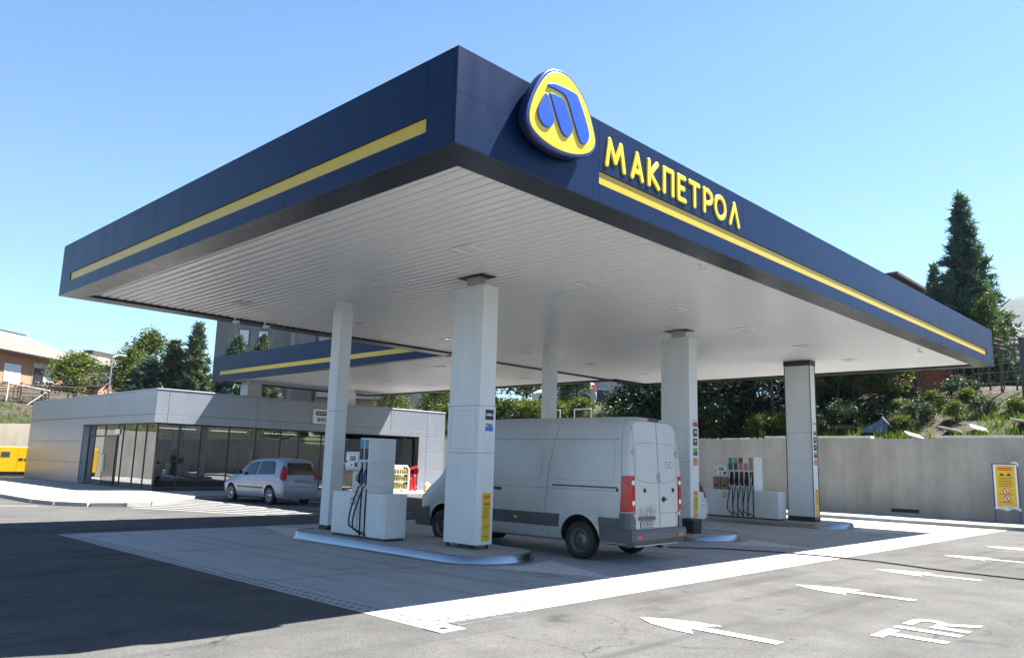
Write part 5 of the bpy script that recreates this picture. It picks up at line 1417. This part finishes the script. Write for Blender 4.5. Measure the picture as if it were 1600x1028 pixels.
# brick house at far left
P0 = Vector((12.6, 65.5)); P1 = Vector((20.3, 71.3))
d_ = (P1-P0).normalized(); P0e = P0-d_*9
Lh = (P1-P0e).length
h = local('brick_house', 'orange brick house with a pale fibre-cement roof at the far left on the bank', 'house', P0e, P1, 6.2)
mb = MB(); mb.box(.6, Lh-.6, .7, 9, -1.5, 3.1); mb.build('wall', M['brick'], h)
mb = MB(); mb.box(10.55, 13.2, .66, .72, .0, 2.6); mb.build('porch_wall', M['render_white'], h)
mb = MB(); mb.box(10.6, 11.75, .6, .68, .1, 2.2, .02); mb.build('door', M['dark_trim'], h)
window(h, 7.4, .75, 1.75, 1.45, M['blind'], .68); window(h, 12.3, 1.2, .7, .8, None, .64); window(h, 3.5, .75, 1.7, 1.45, M['blind'], .68)
mb = MB(); mb.tube([(10.2, .1, 1.0), (14.5, .1, 1.0)], .03, 6); mb.tube([(10.2, .1, .5), (14.5, .1, .5)], .02, 6)
for k in range(12): mb.tube([(10.2+k*.39, .1, 0), (10.2+k*.39, .1, 1.0)], .015, 5)
mb.box(10.0, 14.6, 0, .7, -.15, 0); mb.build('balcony', M['galv'], h)
mb = MB(); hr = 2.2
# hipped roof, ridge along x
A = [(0, 0, 3.1), (Lh, 0, 3.1), (Lh, 9.6, 3.1), (0, 9.6, 3.1), (4.2, 4.8, 3.1+hr), (Lh-4.2, 4.8, 3.1+hr)]
mb.add(A, [(0, 1, 5, 4), (2, 3, 4, 5), (1, 2, 5), (3, 0, 4), (0, 3, 2, 1)]); rf = mb.build('roof', M['fibre'], h)
mb = MB(); mb.prism([(4.3, 3.05+hr-.62), (4.38, 3.05+hr-.62), (4.75, 3.1+hr+.12), (4.67, 3.1+hr+.12)], 'x', 4.0, Lh-4.5); mb.build('ridge_sheeting', M['fibre_light'], rf)
mb = MB(); mb.box(4.0, Lh-4.5, 4.6, 4.95, 3.1+hr+.12, 3.1+hr+.18); mb.box(Lh-8.8, Lh-7.9, 4.55, 5.1, 3.1+hr, 3.1+hr+.42, .03); mb.build('ridge_cap', M['dark_roof'], rf)
mb = MB(); mb.box(-.05, Lh+.05, -.1, .02, 2.98, 3.12); mb.build('gutter', M['dark_trim'], h)
# white house with grey roof beyond
q0, q1 = Vector((19.8, 76.0)), Vector((31.5, 84))
h = local('white_house', 'white house with a low grey roof between the brick house and the conifers', 'house', q0, q1, 7)
mb = MB(); mb.box(0, 14, 0, 9, -2, 3.2); mb.build('wall', M['render_white'], h)
mb = MB(); mb.add([(-.8, -1.0, 3.1), (14.8, -1.0, 3.1), (14.8, 10, 3.1), (-.8, 10, 3.1), (4, 4.5, 4.9), (11, 4.5, 4.9)], [(0, 1, 5, 4), (2, 3, 4, 5), (1, 2, 5), (3, 0, 4), (0, 3, 2, 1)]); rf = mb.build('roof', M['fibre'], h)
mb = MB(); mb.box(6.5, 11.5, 4.0, 5, 4.6, 5.3, .03); mb.build('ridge_cap', M['dark_roof'], rf)
window(h, 3, 1, 1.4, 1.3, None, -.02); window(h, 7, 1, 1.4, 1.3, None, -.02)
# small brick outhouse
h = local('brick_outhouse', 'small orange brick outhouse with a dark pitched roof below the white house', 'house', (18.4, 66.4), (21.2, 68.6), 6)
mb = MB(); mb.prism([(0, -1), (3.4, -1), (3.4, 1.2), (1.7, 2.4), (0, 1.2)], 'y', 0, 4); mb.build('wall', M['brick'], h)
mb = MB(); mb.prism([(-.3, 1.05), (1.7, 2.45), (3.7, 1.05), (3.7, 1.2), (1.7, 2.62), (-.3, 1.2)], 'y', -.3, 4.3); mb.build('roof', M['dark_roof'], h)
mb = MB(); mb.box(3.5, 4.6, .3, 2, -1, 1.0); mb.build('side_wall', M['render_white'], h)
# grey apartment block behind the rear canopy
a0 = Vector((26.6, 62.6)); a1 = Vector((47.0, 50.6))
h = local('apartment_block', 'tall grey rendered apartment block rising behind the shop and rear canopy', 'building', a0, a1, 4)
mb = MB(); mb.box(0, 9.2, .4, 12, -3, 13); mb.build('wall', M['render_shaded'], h)  # left part in shadow: its shade is put into the wall colour
mb = MB(); mb.box(9.202, 22, 0, 12, -3, 11.5); mb.build('wall', M['render_pale'], h)
for x, z in ((2.0, 7.8), (3.7, 7.8), (2.0, 4.6), (4.6, 4.6), (2.0, 10.6), (3.7, 10.6)): window(h, x, z, .95, 1.5, M['blind'] if z > 7 else None, .38, 'dark_trim')
for x in (10.6, 12.9, 15.4, 17.9): 
    for z in (.9, 4.2, 7.4): window(h, x, z, 1.3, 1.4, None, -.02, 'dark_trim')
mb = MB(); mb.box(6.6, 8.9, -.5, .38, -2, 13); mb.build('stair_panel', M['dark_trim'] if False else M['render_shaded'], h)
mb = MB()
for z in (3.4, 6.6, 9.8): mb.box(9.3, 16, -1.3, -.02, z-.15, z+.02); mb.box(9.3, 16, -1.3, -1.24, z+.02, z+.9)
mb.build('balcony', M['render_pale'], h)
# white houses behind the centre bank
h = local('white_house', 'bright white gabled house glimpsed above the bank between shrubs, left of the slim column', 'house', (35.5, 41.5), (39.5, 38.0), 5.6)
mb = MB(); mb.prism([(0, -2), (3.2, -2), (3.2, 2.0), (1.6, 3.6), (0, 2.0)], 'y', 0, 7); mb.build('wall', M['render_white'], h)
mb = MB(); mb.prism([(-.3, 1.85), (1.6, 3.65), (3.5, 1.85), (3.5, 2.0), (1.6, 3.85), (-.3, 2.0)], 'y', -.4, 7.4); mb.build('roof', M['tile_roof'], h)
h = local('white_house', 'pale house front with blue-grey windows glimpsed above the bank behind a bare trunk', 'house', (40.5, 34.0), (48.0, 25.5), 5.6)
mb = MB(); mb.box(0, 11, 0, 8, -2, 5.6); mb.build('wall', M['render_white'], h)
for x in (1.0, 3.4, 5.8, 8.2): window(h, x, .6, 1.3, 1.4, None, -.02, 'white'); window(h, x, 3.4, 1.3, 1.4, None, -.02, 'white')
mb = MB(); mb.prism([(-.5, 5.5), (5.5, 7.8), (11.5, 5.5)], 'y', -.5, 8.5); mb.build('roof', M['tile_roof'], h)
# red brick house at right
r0 = Vector((53.2, 12.6)); r1 = Vector((60.6, 12.0))
h = local('brick_house', 'red brick house whose dark eaves show above the canopy left of the tall conifer', 'house', r0, r1, 8.9)
mb = MB(); mb.box(0, 7.4, 0, 8, -2, 6.9); mb.build('wall', M['brick_red'], h)
mb = MB(); mb.add([(-.7, -.9, 6.85), (8.1, -.9, 6.2), (8.1, 8.8, 6.2), (-.7, 8.8, 6.85), (-.7, -.9, 7.05), (8.1, -.9, 6.4), (8.1, 8.8, 6.4), (-.7, 8.8, 7.05)], [(0, 1, 5, 4), (1, 2, 6, 5), (2, 3, 7, 6), (3, 0, 4, 7), (4, 5, 6, 7), (3, 2, 1, 0)]); mb.build('roof', M['dark_roof'], h)
for x in (1, 4.2): window(h, x, .8, 1.4, 1.4, None, -.02); window(h, x, 3.8, 1.4, 1.4, None, -.02)
# low orange shed
for nm, (x, y), wd, lab in (('garden_shed', (35.2, 9.6), 2.4, 'low orange-red shed wall among the trees behind the concrete wall, left one'), ('garden_shed', (36.3, 6.0), 1.5, 'small orange-red shed on the bank, right one near the grey pergola')):
    h = local(nm, lab, 'shed', (x, y), (x+.9, y-1.7), ground_z(x, y)-.3, 'orange sheds among the trees')
    mb = MB(); mb.box(0, wd, 0, 1.8, 0, 1.7); mb.build('wall', M['orange'], h)
    mb = MB(); mb.box(-.15, wd+.15, -.2, 2, 1.7, 1.78, .01); mb.build('roof', M['dark_roof'], h)
car2.location = (35.6, 25.6, ground_z(35.6, 25.6)); car2.rotation_euler = (0, 0, R(40))

# white frame on the wall top above the van
t = thing('railing_frame', 'white steel railing frame standing on the wall above the van roof', 'railing', (WX+.15, 24.2, 3.1))
t.rotation_euler = (0, 0, R(-90))
mb = MB()
def bars(mb, ps, r=.03): 
    for p in ps: mb.tube(p, r, 6)
bars(mb, [[(0, 0, 0), (0, 0, 1.75)], [(1.35, 0, 0), (1.35, 0, 1.72)], [(0, 0, 1.75), (1.4, 0, 1.7)], [(0, 0, .8), (3.6, 0, .8)], [(2.4, 0, 1.72), (3.6, 0, 1.7)], [(3.6, 0, 0), (3.6, 0, 1.7)], [(2.4, 0, 0), (2.4, 0, 1.72)], [(0, 0, .68), (1.35, .0, .68)]])
mb.build('bars', M['white'], t)

# pergolas
def pergola(loc, rz, nx, ny, dx, dy, hgt, label, mat, brace=True):
    t = thing('pergola', label, 'pergola', loc, rz, 'pergolas on the bank'); n = 0
    for i in range(nx):
        for j in range(ny):
            mb = MB(); mb.tube([(i*dx, j*dy, -1.2), (i*dx+rnd.uniform(-.06, .06), j*dy, hgt)], .045, 6); mb.build('post', mat, t)
    mb = MB()
    for j in range(ny): mb.tube([(-.5, j*dy, hgt), (nx*dx*.5, j*dy, hgt+rnd.uniform(-.08, .05)), ((nx-1)*dx+.5, j*dy, hgt)], .04, 6)
    for i in range(nx*2-1): mb.tube([(i*dx/2, -.4, hgt+.07), (i*dx/2+rnd.uniform(-.1, .1), (ny-1)*dy+.4, hgt+.07)], .03, 6)
    for i in range(nx-1):
        for z in (hgt*.28, hgt*.45, hgt*.6, hgt*.75, hgt*.88): mb.tube([(i*dx, 0, z), ((i+1)*dx, 0, z+rnd.uniform(-.1, .1))], .025, 5)
    mb.build('rail', mat, t)
    if brace:
        mb = MB()
        for i in range(nx-1): mb.tube([(i*dx, 0, .1), ((i+1)*dx*.9, 0, hgt)], .03, 5)
        mb.build('brace', mat, t)
    return t
# left one: pale pipes and timber
pl_ = pergola((4.6, 55.2, 4.55), R(-8), 6, 3, 1.7, 2.0, 1.55, 'grey pipe pergola on the grass above the left wall, below the brick house', M['wood'], False)
mb = MB(); mb.tube([(4.7, -.1, -.6), (6.6, -.1, 1.1)], .045, 6); mb.tube([(4.3, -.1, -.6), (4.3, -.1, 1.6)], .04, 6); mb.tube([(4.2, -.1, 1.55), (6.8, -.1, 1.2)], .03, 6); mb.build('white_brace', M['white'], pl_)
pergola((37.0, 6.0, 5.3), R(-101), 6, 3, 1.2, 1.6, 2.7, 'tangled grey timber pergola on the bank below the tall conifer', M['wood'])
t = thing('utility_post', 'dark grey post standing on the bank at the right picture edge', 'post', (34.3, 1.15, 4.6))
mb = MB(); mb.box(-.11, .11, -.11, .11, -1, 3.1, .01); mb.build('shaft', M['dkplastic'], t); mb = MB(); mb.box(-.13, .13, -.13, .13, 3.1, 3.18, .01); mb.build('cap', M['dkplastic'], t)
t = thing('street_lamp', 'thin grey lamp post behind the shop roof at left', 'lamp post', (14.6, 52.7, 4.6))
mb = MB(); mb.tube([(0, 0, -.5), (0, 0, 3.85)], [.07, .05], 8); mb.build('pole', M['galv'], t); mb = MB(); mb.tube([(0, 0, 3.8), (.5, .1, 3.95)], .03, 6); mb.box(.4, .95, 0, .2, 3.92, 4.0, .02); mb.build('lamp_head', M['galv'], t)

# loose slabs, planks and tarp on the bank
for k, (x, y, a) in enumerate(((28.95, 4.15, .5), (30.1, 3.05, 1.1), (30.2, 2.1, .3), (30.4, .55, .9), (30.3, -.35, .2))):
    z = ground_z(x, y) if x > WX+.3 else 3.27
    mb = MB(); vs = []
    mb.box(-.42, .42, -.3, .3, 0, .07, .01)
    o = mb.build('stone_slab', M['stone'], None, (x, y, z+.16)); o.rotation_euler = (R(16), R(-12), a)
    tag(o, ['pale broken slab lying on the wall coping left of the others', 'large pale slab tilted on the bank beside the dry brown patch', 'thin pale slab beside the large tilted one', 'pale slab on the bank near the right picture edge', 'last pale slab, cut by the right picture edge'][k], 'stone slab', 'pale slabs on the bank')
t = thing('plank_pile', 'grey plank and board pile lying in the shade of the bank', 'planks', (30.6, 7.4, ground_z(30.6, 7)+.1), R(-75))
mb = MB()
for k in range(5): mb.box(-1.3+.15*k, 1.6+.2*(k % 2), -.3+.13*k, -.19+.13*k, .03+.06*(k % 3), .08+.06*(k % 3))
mb.build('board', M['wood'], t)
t = thing('tarp', 'small crumpled blue tarp leaning on the grey planks', 'tarp', (30.3, 6.1, ground_z(30.3, 6.1)+.05), R(-70))
mb = MB(); mb.prism([(-.7, 0), (.55, 0), (.45, .35), (.3, .62), (0, .42)], 'y', -.2, .25); mb.build('sheet', M['tarp'], t)
mb = MB(); mb.tube([(.3, -.22, .66), (.75, -.2, .1)], .03, 6); mb.build('stick', M['white'], t)

# ------------------------------------------------------------------ vegetation
def leaf_cloud(seed, centres, per, size, spread, flat=.75):
    """many small leaf faces grouped in clumps"""
    r = random.Random(seed); vs = []; fs = []
    for (cx, cy, cz, cr) in centres:
        n = int(per*(cr/spread)**2)
        for _ in range(n):
            d = Vector((r.gauss(0, 1), r.gauss(0, 1), r.gauss(0, 1)*flat)); d = d*(cr*.55)
            p = Vector((cx, cy, cz))+d
            s = size*r.uniform(.6, 1.35)
            u = Vector((r.gauss(0, 1), r.gauss(0, 1), r.gauss(0, .6))).normalized()
            w_ = u.cross(Vector((r.gauss(0, 1), r.gauss(0, 1), r.gauss(0, 1)))).normalized()
            b = len(vs)
            vs += [p-u*s, p-w_*s*.5+u*s*.1, p+u*s, p+w_*s*.5+u*s*.1]
            fs.append((b, b+1, b+2, b+3))
    return vs, fs
def tree_mesh(seed, h, rx, trunk, n_cl, per, size, gap=.0, stems=1):
    """returns (trunk MB, crown verts, faces); limbs reach the clumps"""
    r = random.Random(seed); tm = MB(); cents = []
    c0 = h*trunk
    for s in range(stems):
        lean = Vector((r.uniform(-.12, .12), r.uniform(-.12, .12), 0))*h*(1 if stems == 1 else 1.6)
        top = Vector((lean.x, lean.y, h*.86)); base = Vector((r.uniform(-.1, .1)*(stems-1), r.uniform(-.1, .1)*(stems-1), -.4))
        pts = [base+(top-base)*k/6+Vector((r.uniform(-.05, .05), r.uniform(-.05, .05), 0))*h*.25 for k in range(7)]
        rr = .022*h+.02
        tm.tube(pts, [rr*(1-.8*k/6) for k in range(7)], 8)
        for k in range(n_cl//stems):
            t = r.random()**.8; z = c0+(h-c0)*t
            prof = math.sin(math.pi*min(1, .15+.85*t)**.8)**.7
            a = r.uniform(0, 2*math.pi); q = rx*prof*math.sqrt(r.uniform(.12, 1))
            c = Vector((lean.x*t+q*math.cos(a), lean.y*t+q*math.sin(a), z+r.uniform(-.1, .1)*h*.4))
            cr = rx*r.uniform(.22, .42); cents.append((c.x, c.y, c.z, cr))
            if k % 2 == 0:
                st = pts[min(6, max(1, int(6*(z-.25*q)/h)))]
                tm.tube([st, st+(c-st)*.5+Vector((0, 0, .06*h)), c], [rr*.3, rr*.18, rr*.07], 5)
    return tm, leaf_cloud(seed+1, cents, per, size, rx*.32)
def conifer_mesh(seed, h, rb, size, per=26, tipn=1.0, open_=.1, pw=.85):
    r = random.Random(seed); tm = MB(); tm.tube([(0, 0, -.4), (0, 0, h*.97)], [.018*h+.04, .01], 8)
    vs = []; fs = []; z = h*.03
    while z < h*.985:
        t = z/h; rad = rb*(1-t)**pw*(1-.25*max(0, .1-t)/.1); nb = max(4, int(5+12*(1-t)))
        for k in range(nb):
            a = r.uniform(0, 2*math.pi); L_ = rad*r.uniform(.62, 1.18)+.08
            if r.random() < open_: continue
            up = r.uniform(-.18, .22)
            tip = Vector((L_*math.cos(a), L_*math.sin(a), z+L_*up))
            if k % 3 == 0: tm.tube([(0, 0, z), tip*.6+Vector((0, 0, z*.4)), tip], [.03*(1-t)+.008, .015, .004], 4, 0, False)
            n = int(per*(L_/rb)*1.2)+6
            for i in range(n):
                q = r.uniform(.25, 1.0)
                p = Vector((0, 0, z)).lerp(tip, q)+Vector((r.gauss(0, 1), r.gauss(0, 1), r.gauss(0, .8)-.3))*(.05+.10*L_*(1.1-q))
                d = Vector((math.cos(a)*.7+r.gauss(0, .5), math.sin(a)*.7+r.gauss(0, .5), r.gauss(.15, .5))).normalized()
                w_ = d.cross(Vector((r.gauss(0, 1), r.gauss(0, 1), r.gauss(0, 1)))).normalized(); s = size*r.uniform(.6, 1.4)
                b = len(vs); vs += [p-d*s*.5-w_*s*.16, p-d*s*.5+w_*s*.16, p+d*s+w_*s*.05, p+d*s-w_*s*.05]; fs.append((b, b+1, b+2, b+3))
        z += h*.022*(1.2-.5*t)
    return tm, (vs, fs)
protos = {}
def plant(kind, name, label, cat, group, x, y, s=1.0, z=None, sz=None, rz=None):
    zz = ground_z(x, y) if z is None else z
    if kind not in protos:
        tm, (vs, fs), lm = KINDS[kind]()
        t = thing(name, label, cat, (x, y, zz), 0, group)
        tm.build('trunk', M['bark'], t)
        mb = MB(); mb.add(vs, fs); mb.build('crown', lm, t)
        protos[kind] = t
    else:
        t = copy_tree(protos[kind]); t.name = name; t['label'] = label; t['category'] = cat; t['group'] = group; t.location = (x, y, zz)
    t.scale = (s, s, sz or s); t.rotation_euler = (0, 0, rnd.uniform(0, 6.28) if rz is None else rz)
    return t
KINDS = {
    'leafy_a': lambda: tree_mesh(11, 4.0, 1.7, .28, 46, 95, .10)+(M['leaf1'],),
    'leafy_b': lambda: tree_mesh(23, 4.2, 1.6, .34, 40, 80, .10)+(M['leaf2'],),
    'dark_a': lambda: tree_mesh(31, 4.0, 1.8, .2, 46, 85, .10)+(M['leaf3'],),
    'slim': lambda: tree_mesh(47, 4.4, 1.2, .5, 26, 55, .09)+(M['leaf2'],),
    'bush': lambda: tree_mesh(53, 1.8, 1.25, .05, 30, 110, .085, 0, 3)+(M['leaf1'],),
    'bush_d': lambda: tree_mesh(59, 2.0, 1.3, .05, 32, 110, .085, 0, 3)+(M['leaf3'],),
    'spruce': lambda: conifer_mesh(3, 8.0, 2.0, .3, 38, 1, .04)+(M['needle2'],),
    'spruce_b': lambda: conifer_mesh(5, 8.0, 2.3, .3, 38, 1, .04)+(M['needle'],),
    'cypress': lambda: conifer_mesh(9, 12.5, 3.1, .34, 64, 1, .0, 1.02)+(M['needle'],),
}
lg = 'conifers behind the shop'
plant('spruce', 'spruce_tree', 'tallest slim conifer behind the shop, its tip left of the grey block', 'conifer', lg, 20.3, 52.0, .95, 3.5, 1.03)
plant('spruce', 'spruce_tree', 'dark conifer behind the shop left of the tallest one', 'conifer', lg, 19.2, 53.3, 1.2, 3.6, .84)
plant('spruce_b', 'spruce_tree', 'broad dark conifer at the left of the conifer row above the shop roof', 'conifer', lg, 17.9, 54.6, 1.3, 3.6, .68)
plant('spruce_b', 'spruce_tree', 'rounded conifer before the grey block, left one above the rear canopy', 'conifer', lg, 23.4, 51.8, 1.05, 3.4, .97)
plant('spruce', 'spruce_tree', 'conifer before the grey block, right one above the rear canopy', 'conifer', lg, 25.2, 51.0, .95, 3.4, 1.0)
plant('cypress', 'cypress_tree', 'tall dark blue-green conifer above the right end of the canopy', 'conifer', 'big conifers at right', 45.2, 5.75, .98, 6.0, 1.0, .3)
plant('cypress', 'cypress_tree', 'shorter dark conifer joined to the left flank of the tall one', 'conifer', 'big conifers at right', 45.4, 7.5, .62, 6.0, .68, 2.1)
bg_ = 'broadleaf trees on the banks'
plant('leafy_a', 'garden_tree', 'bright green tree in front of the orange brick house', 'tree', bg_, 13.7, 57.0, 1.3, None, .88)
plant('leafy_a', 'garden_tree', 'bright green tree between the lamp post and the white house', 'tree', bg_, 17.3, 56.8, .95, None, 1.05)
plant('leafy_a', 'garden_tree', 'green tree top rising behind the conifers by the white house', 'tree', bg_, 26.0, 75.5, 1.5, None, 1.6)
plant('bush', 'shrub', 'pale yellow-green bush at the far left edge under the brick house', 'shrub', bg_, 8.2, 60.0, .8)
plant('leafy_b', 'garden_tree', 'light green bush growing at the foot of the tall conifer', 'tree', bg_, 43.0, 4.6, .62, 6.2, 1.25)
plant('leafy_a', 'garden_tree', 'bright lime green young tree in front of the right shed', 'tree', bg_, 33.4, 6.55, .62, None, .8)
plant('slim', 'garden_tree', 'thin small tree with bare lower trunk above the planks', 'tree', bg_, 32.2, 8.4, .7, None, .75)
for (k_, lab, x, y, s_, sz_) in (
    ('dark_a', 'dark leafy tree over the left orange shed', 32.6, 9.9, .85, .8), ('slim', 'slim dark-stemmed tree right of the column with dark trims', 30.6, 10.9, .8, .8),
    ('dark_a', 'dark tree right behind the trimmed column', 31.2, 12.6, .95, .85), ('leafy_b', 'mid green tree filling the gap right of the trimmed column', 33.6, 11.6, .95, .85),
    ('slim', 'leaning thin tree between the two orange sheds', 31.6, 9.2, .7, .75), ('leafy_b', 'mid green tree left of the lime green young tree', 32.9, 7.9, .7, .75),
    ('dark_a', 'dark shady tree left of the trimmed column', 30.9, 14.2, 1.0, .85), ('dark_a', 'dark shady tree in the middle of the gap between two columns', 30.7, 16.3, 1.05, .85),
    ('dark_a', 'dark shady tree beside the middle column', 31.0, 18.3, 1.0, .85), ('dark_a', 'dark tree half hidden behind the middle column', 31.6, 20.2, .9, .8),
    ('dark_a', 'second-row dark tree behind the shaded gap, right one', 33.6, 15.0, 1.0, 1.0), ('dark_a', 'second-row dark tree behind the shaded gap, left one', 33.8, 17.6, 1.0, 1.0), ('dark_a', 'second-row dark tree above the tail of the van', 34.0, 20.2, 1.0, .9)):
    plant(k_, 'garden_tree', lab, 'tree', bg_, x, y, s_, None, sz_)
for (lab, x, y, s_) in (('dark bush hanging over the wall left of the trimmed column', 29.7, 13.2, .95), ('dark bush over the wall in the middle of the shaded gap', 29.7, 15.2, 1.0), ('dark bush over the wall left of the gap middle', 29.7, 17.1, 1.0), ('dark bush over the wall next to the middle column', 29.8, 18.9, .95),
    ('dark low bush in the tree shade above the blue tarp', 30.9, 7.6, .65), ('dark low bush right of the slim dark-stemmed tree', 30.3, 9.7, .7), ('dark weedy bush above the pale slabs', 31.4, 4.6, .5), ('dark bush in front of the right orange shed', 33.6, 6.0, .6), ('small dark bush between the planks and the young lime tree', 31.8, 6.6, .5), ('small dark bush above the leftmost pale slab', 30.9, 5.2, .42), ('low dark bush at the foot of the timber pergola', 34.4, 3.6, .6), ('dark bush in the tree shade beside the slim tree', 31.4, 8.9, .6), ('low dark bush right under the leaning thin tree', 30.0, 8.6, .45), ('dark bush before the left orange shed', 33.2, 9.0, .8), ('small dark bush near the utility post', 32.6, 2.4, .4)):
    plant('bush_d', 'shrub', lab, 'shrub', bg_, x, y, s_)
for (lab, x, y, s_) in (('tall dark tree added to shade the bank, behind the left orange shed', 35.6, 12.4, 1.45), ('tall dark tree added to shade the bank, between the two sheds', 35.4, 9.9, 1.4), ('tall dark tree added to shade the bank, behind the young lime tree', 35.2, 7.4, 1.35), ('tall dark tree added to shade the bank, at the left end of the timber pergola', 35.0, 5.6, 1.15)):  # big trees added on the sun side to shade the bank below
    plant('leafy_b' if s_ < 1.38 else 'dark_a', 'garden_tree', lab, 'tree', bg_, x, y, s_, None, s_*.95)
for (lab, x, y, s_) in (('bright yellow-green bush on the bank just left of the slim column above the van', 30.4, 26.6, .85), ('bright yellow-green bush on the bank right of the slim column above the van', 31.2, 23.2, .8), ('bright yellow-green bush before the white gabled house', 31.4, 31.0, .95), ('bright yellow-green bush beside the shop pier behind the nearest column', 30.6, 33.8, 1.0), ('bright yellow-green bush below the parked white car on the bank', 32.6, 25.6, .7)):
    plant('bush', 'shrub', lab, 'shrub', bg_, x, y, s_)
for (lab, x, y, s_) in (('fresh green weedy bush on the bank right of the blue tarp', 30.3, 5.0, .4), ('fresh green weedy bush above the wall left of the blue tarp', 29.9, 8.9, .45), ('fresh green bush halfway up the bank under the young lime tree', 32.2, 5.6, .5), ('fresh green bush near the large tilted slab', 31.6, 3.2, .42), ('fresh green weedy bush before the utility post', 32.4, 1.2, .45), ('fresh green bush at the wall top right of the slim tree', 29.8, 10.1, .5)):
    plant('bush', 'shrub', lab, 'shrub', bg_, x, y, s_)
plant('bush', 'shrub', 'bright grassy bush right of the trimmed column at the wall top', 'shrub', bg_, 29.6, 11.0, .55)
plant('bush', 'shrub', 'sunlit green bush on the bank left of the middle column', 'shrub', bg_, 31.4, 20.8, .8)
plant('leafy_b', 'garden_tree', 'dark forked tree before the pale house front above the van', 'tree', bg_, 33.6, 25.8, .75, None, .8)
plant('slim', 'garden_tree', 'light tree above the van tail on the bank', 'tree', bg_, 34.5, 22.6, .8, None, .8)
plant('leafy_b', 'garden_tree', 'green tree before the white gabled house', 'tree', bg_, 33.0, 33.0, .75, None, .75)
plant('leafy_b', 'garden_tree', 'large green tree above the bank right of the nearest column', 'tree', bg_, 33.2, 30.0, 1.1, None, .9)
plant('dark_a', 'garden_tree', 'dark tree behind the white gabled house', 'tree', bg_, 42.5, 43.0, 1.6, None, 1.5)
plant('leafy_b', 'garden_tree', 'green tree over the bank beside the pale house front', 'tree', bg_, 36.5, 31.5, 1.2, None, 1.1)
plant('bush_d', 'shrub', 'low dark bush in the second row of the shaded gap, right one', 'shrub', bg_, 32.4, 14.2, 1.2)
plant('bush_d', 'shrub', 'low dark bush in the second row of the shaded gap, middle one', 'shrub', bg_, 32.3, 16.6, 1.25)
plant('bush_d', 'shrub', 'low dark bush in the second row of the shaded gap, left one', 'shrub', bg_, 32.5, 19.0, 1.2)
plant('bush', 'shrub', 'sunlit bush on the bank behind the railing frame', 'shrub', bg_, 30.9, 25.0, .7)
plant('bush', 'shrub', 'sunlit bush on the bank left of the railing frame', 'shrub', bg_, 30.6, 28.5, .85)
plant('bush_d', 'shrub', 'shaded bush at the wall top right of the nearest column', 'shrub', bg_, 29.9, 27.0, .75)
plant('leafy_a', 'garden_tree', 'leafy tree right of the shop pier beside the nearest column', 'tree', bg_, 30.6, 36.0, .95, None, .9)
plant('leafy_a', 'garden_tree', 'leafy tree above the right end of the shop roof', 'tree', bg_, 30.4, 40.5, .9, None, .9)
plant('bush', 'shrub', 'yellowish bush behind the right end of the shop roof', 'shrub', bg_, 30.0, 44.5, 1.1)
plant('dark_a', 'garden_tree', 'dark tree on the bank behind the grey pergola', 'tree', bg_, 41.0, 7.5, .8, None, .75)
plant('bush', 'shrub', 'bright green weeds right of the sheds on the bank', 'shrub', bg_, 33.2, 4.6, .5)
plant('bush', 'shrub', 'bright green weeds under the grey pergola', 'shrub', bg_, 33.6, 3.2, .45)
# grass on the banks (uncountable)
mb = MB(); r = random.Random(5); vs = []; fs = []
def tuft(x, y, n, hh):
    z = ground_z(x, y)
    for _ in range(n):
        a = r.uniform(0, 6.28); px = x+r.gauss(0, .12); py = y+r.gauss(0, .12); hgt = hh*r.uniform(.5, 1.2); b = len(vs)
        lx, ly = r.gauss(0, .3)*hgt, r.gauss(0, .3)*hgt; wx, wy = .02*math.cos(a), .02*math.sin(a)
        vs.extend([(px-wx, py-wy, z-.05), (px+wx, py+wy, z-.05), (px+lx+wx*.3, py+ly+wy*.3, z+hgt), (px+lx-wx*.3, py+ly-wy*.3, z+hgt)]); fs.append((b, b+1, b+2, b+3))
for _ in range(2600):
    x = WX+.4+abs(r.gauss(0, 3.2)); y = r.uniform(-4, 46)
    k = math.sin(x*1.7+y*.9)+math.sin(y*1.3-x*.6)
    if k < -.7 or (y < 13 and r.random() < .35): continue
    tuft(x, y, 9, .32)
for _ in range(900):
    x = r.uniform(-4, 28); y = WY+.5+abs(r.gauss(0, 3.5)); tuft(x, y, 9, .28)
mb.add(vs, fs); tag(mb.build('grass', M['grass']), kind='stuff')
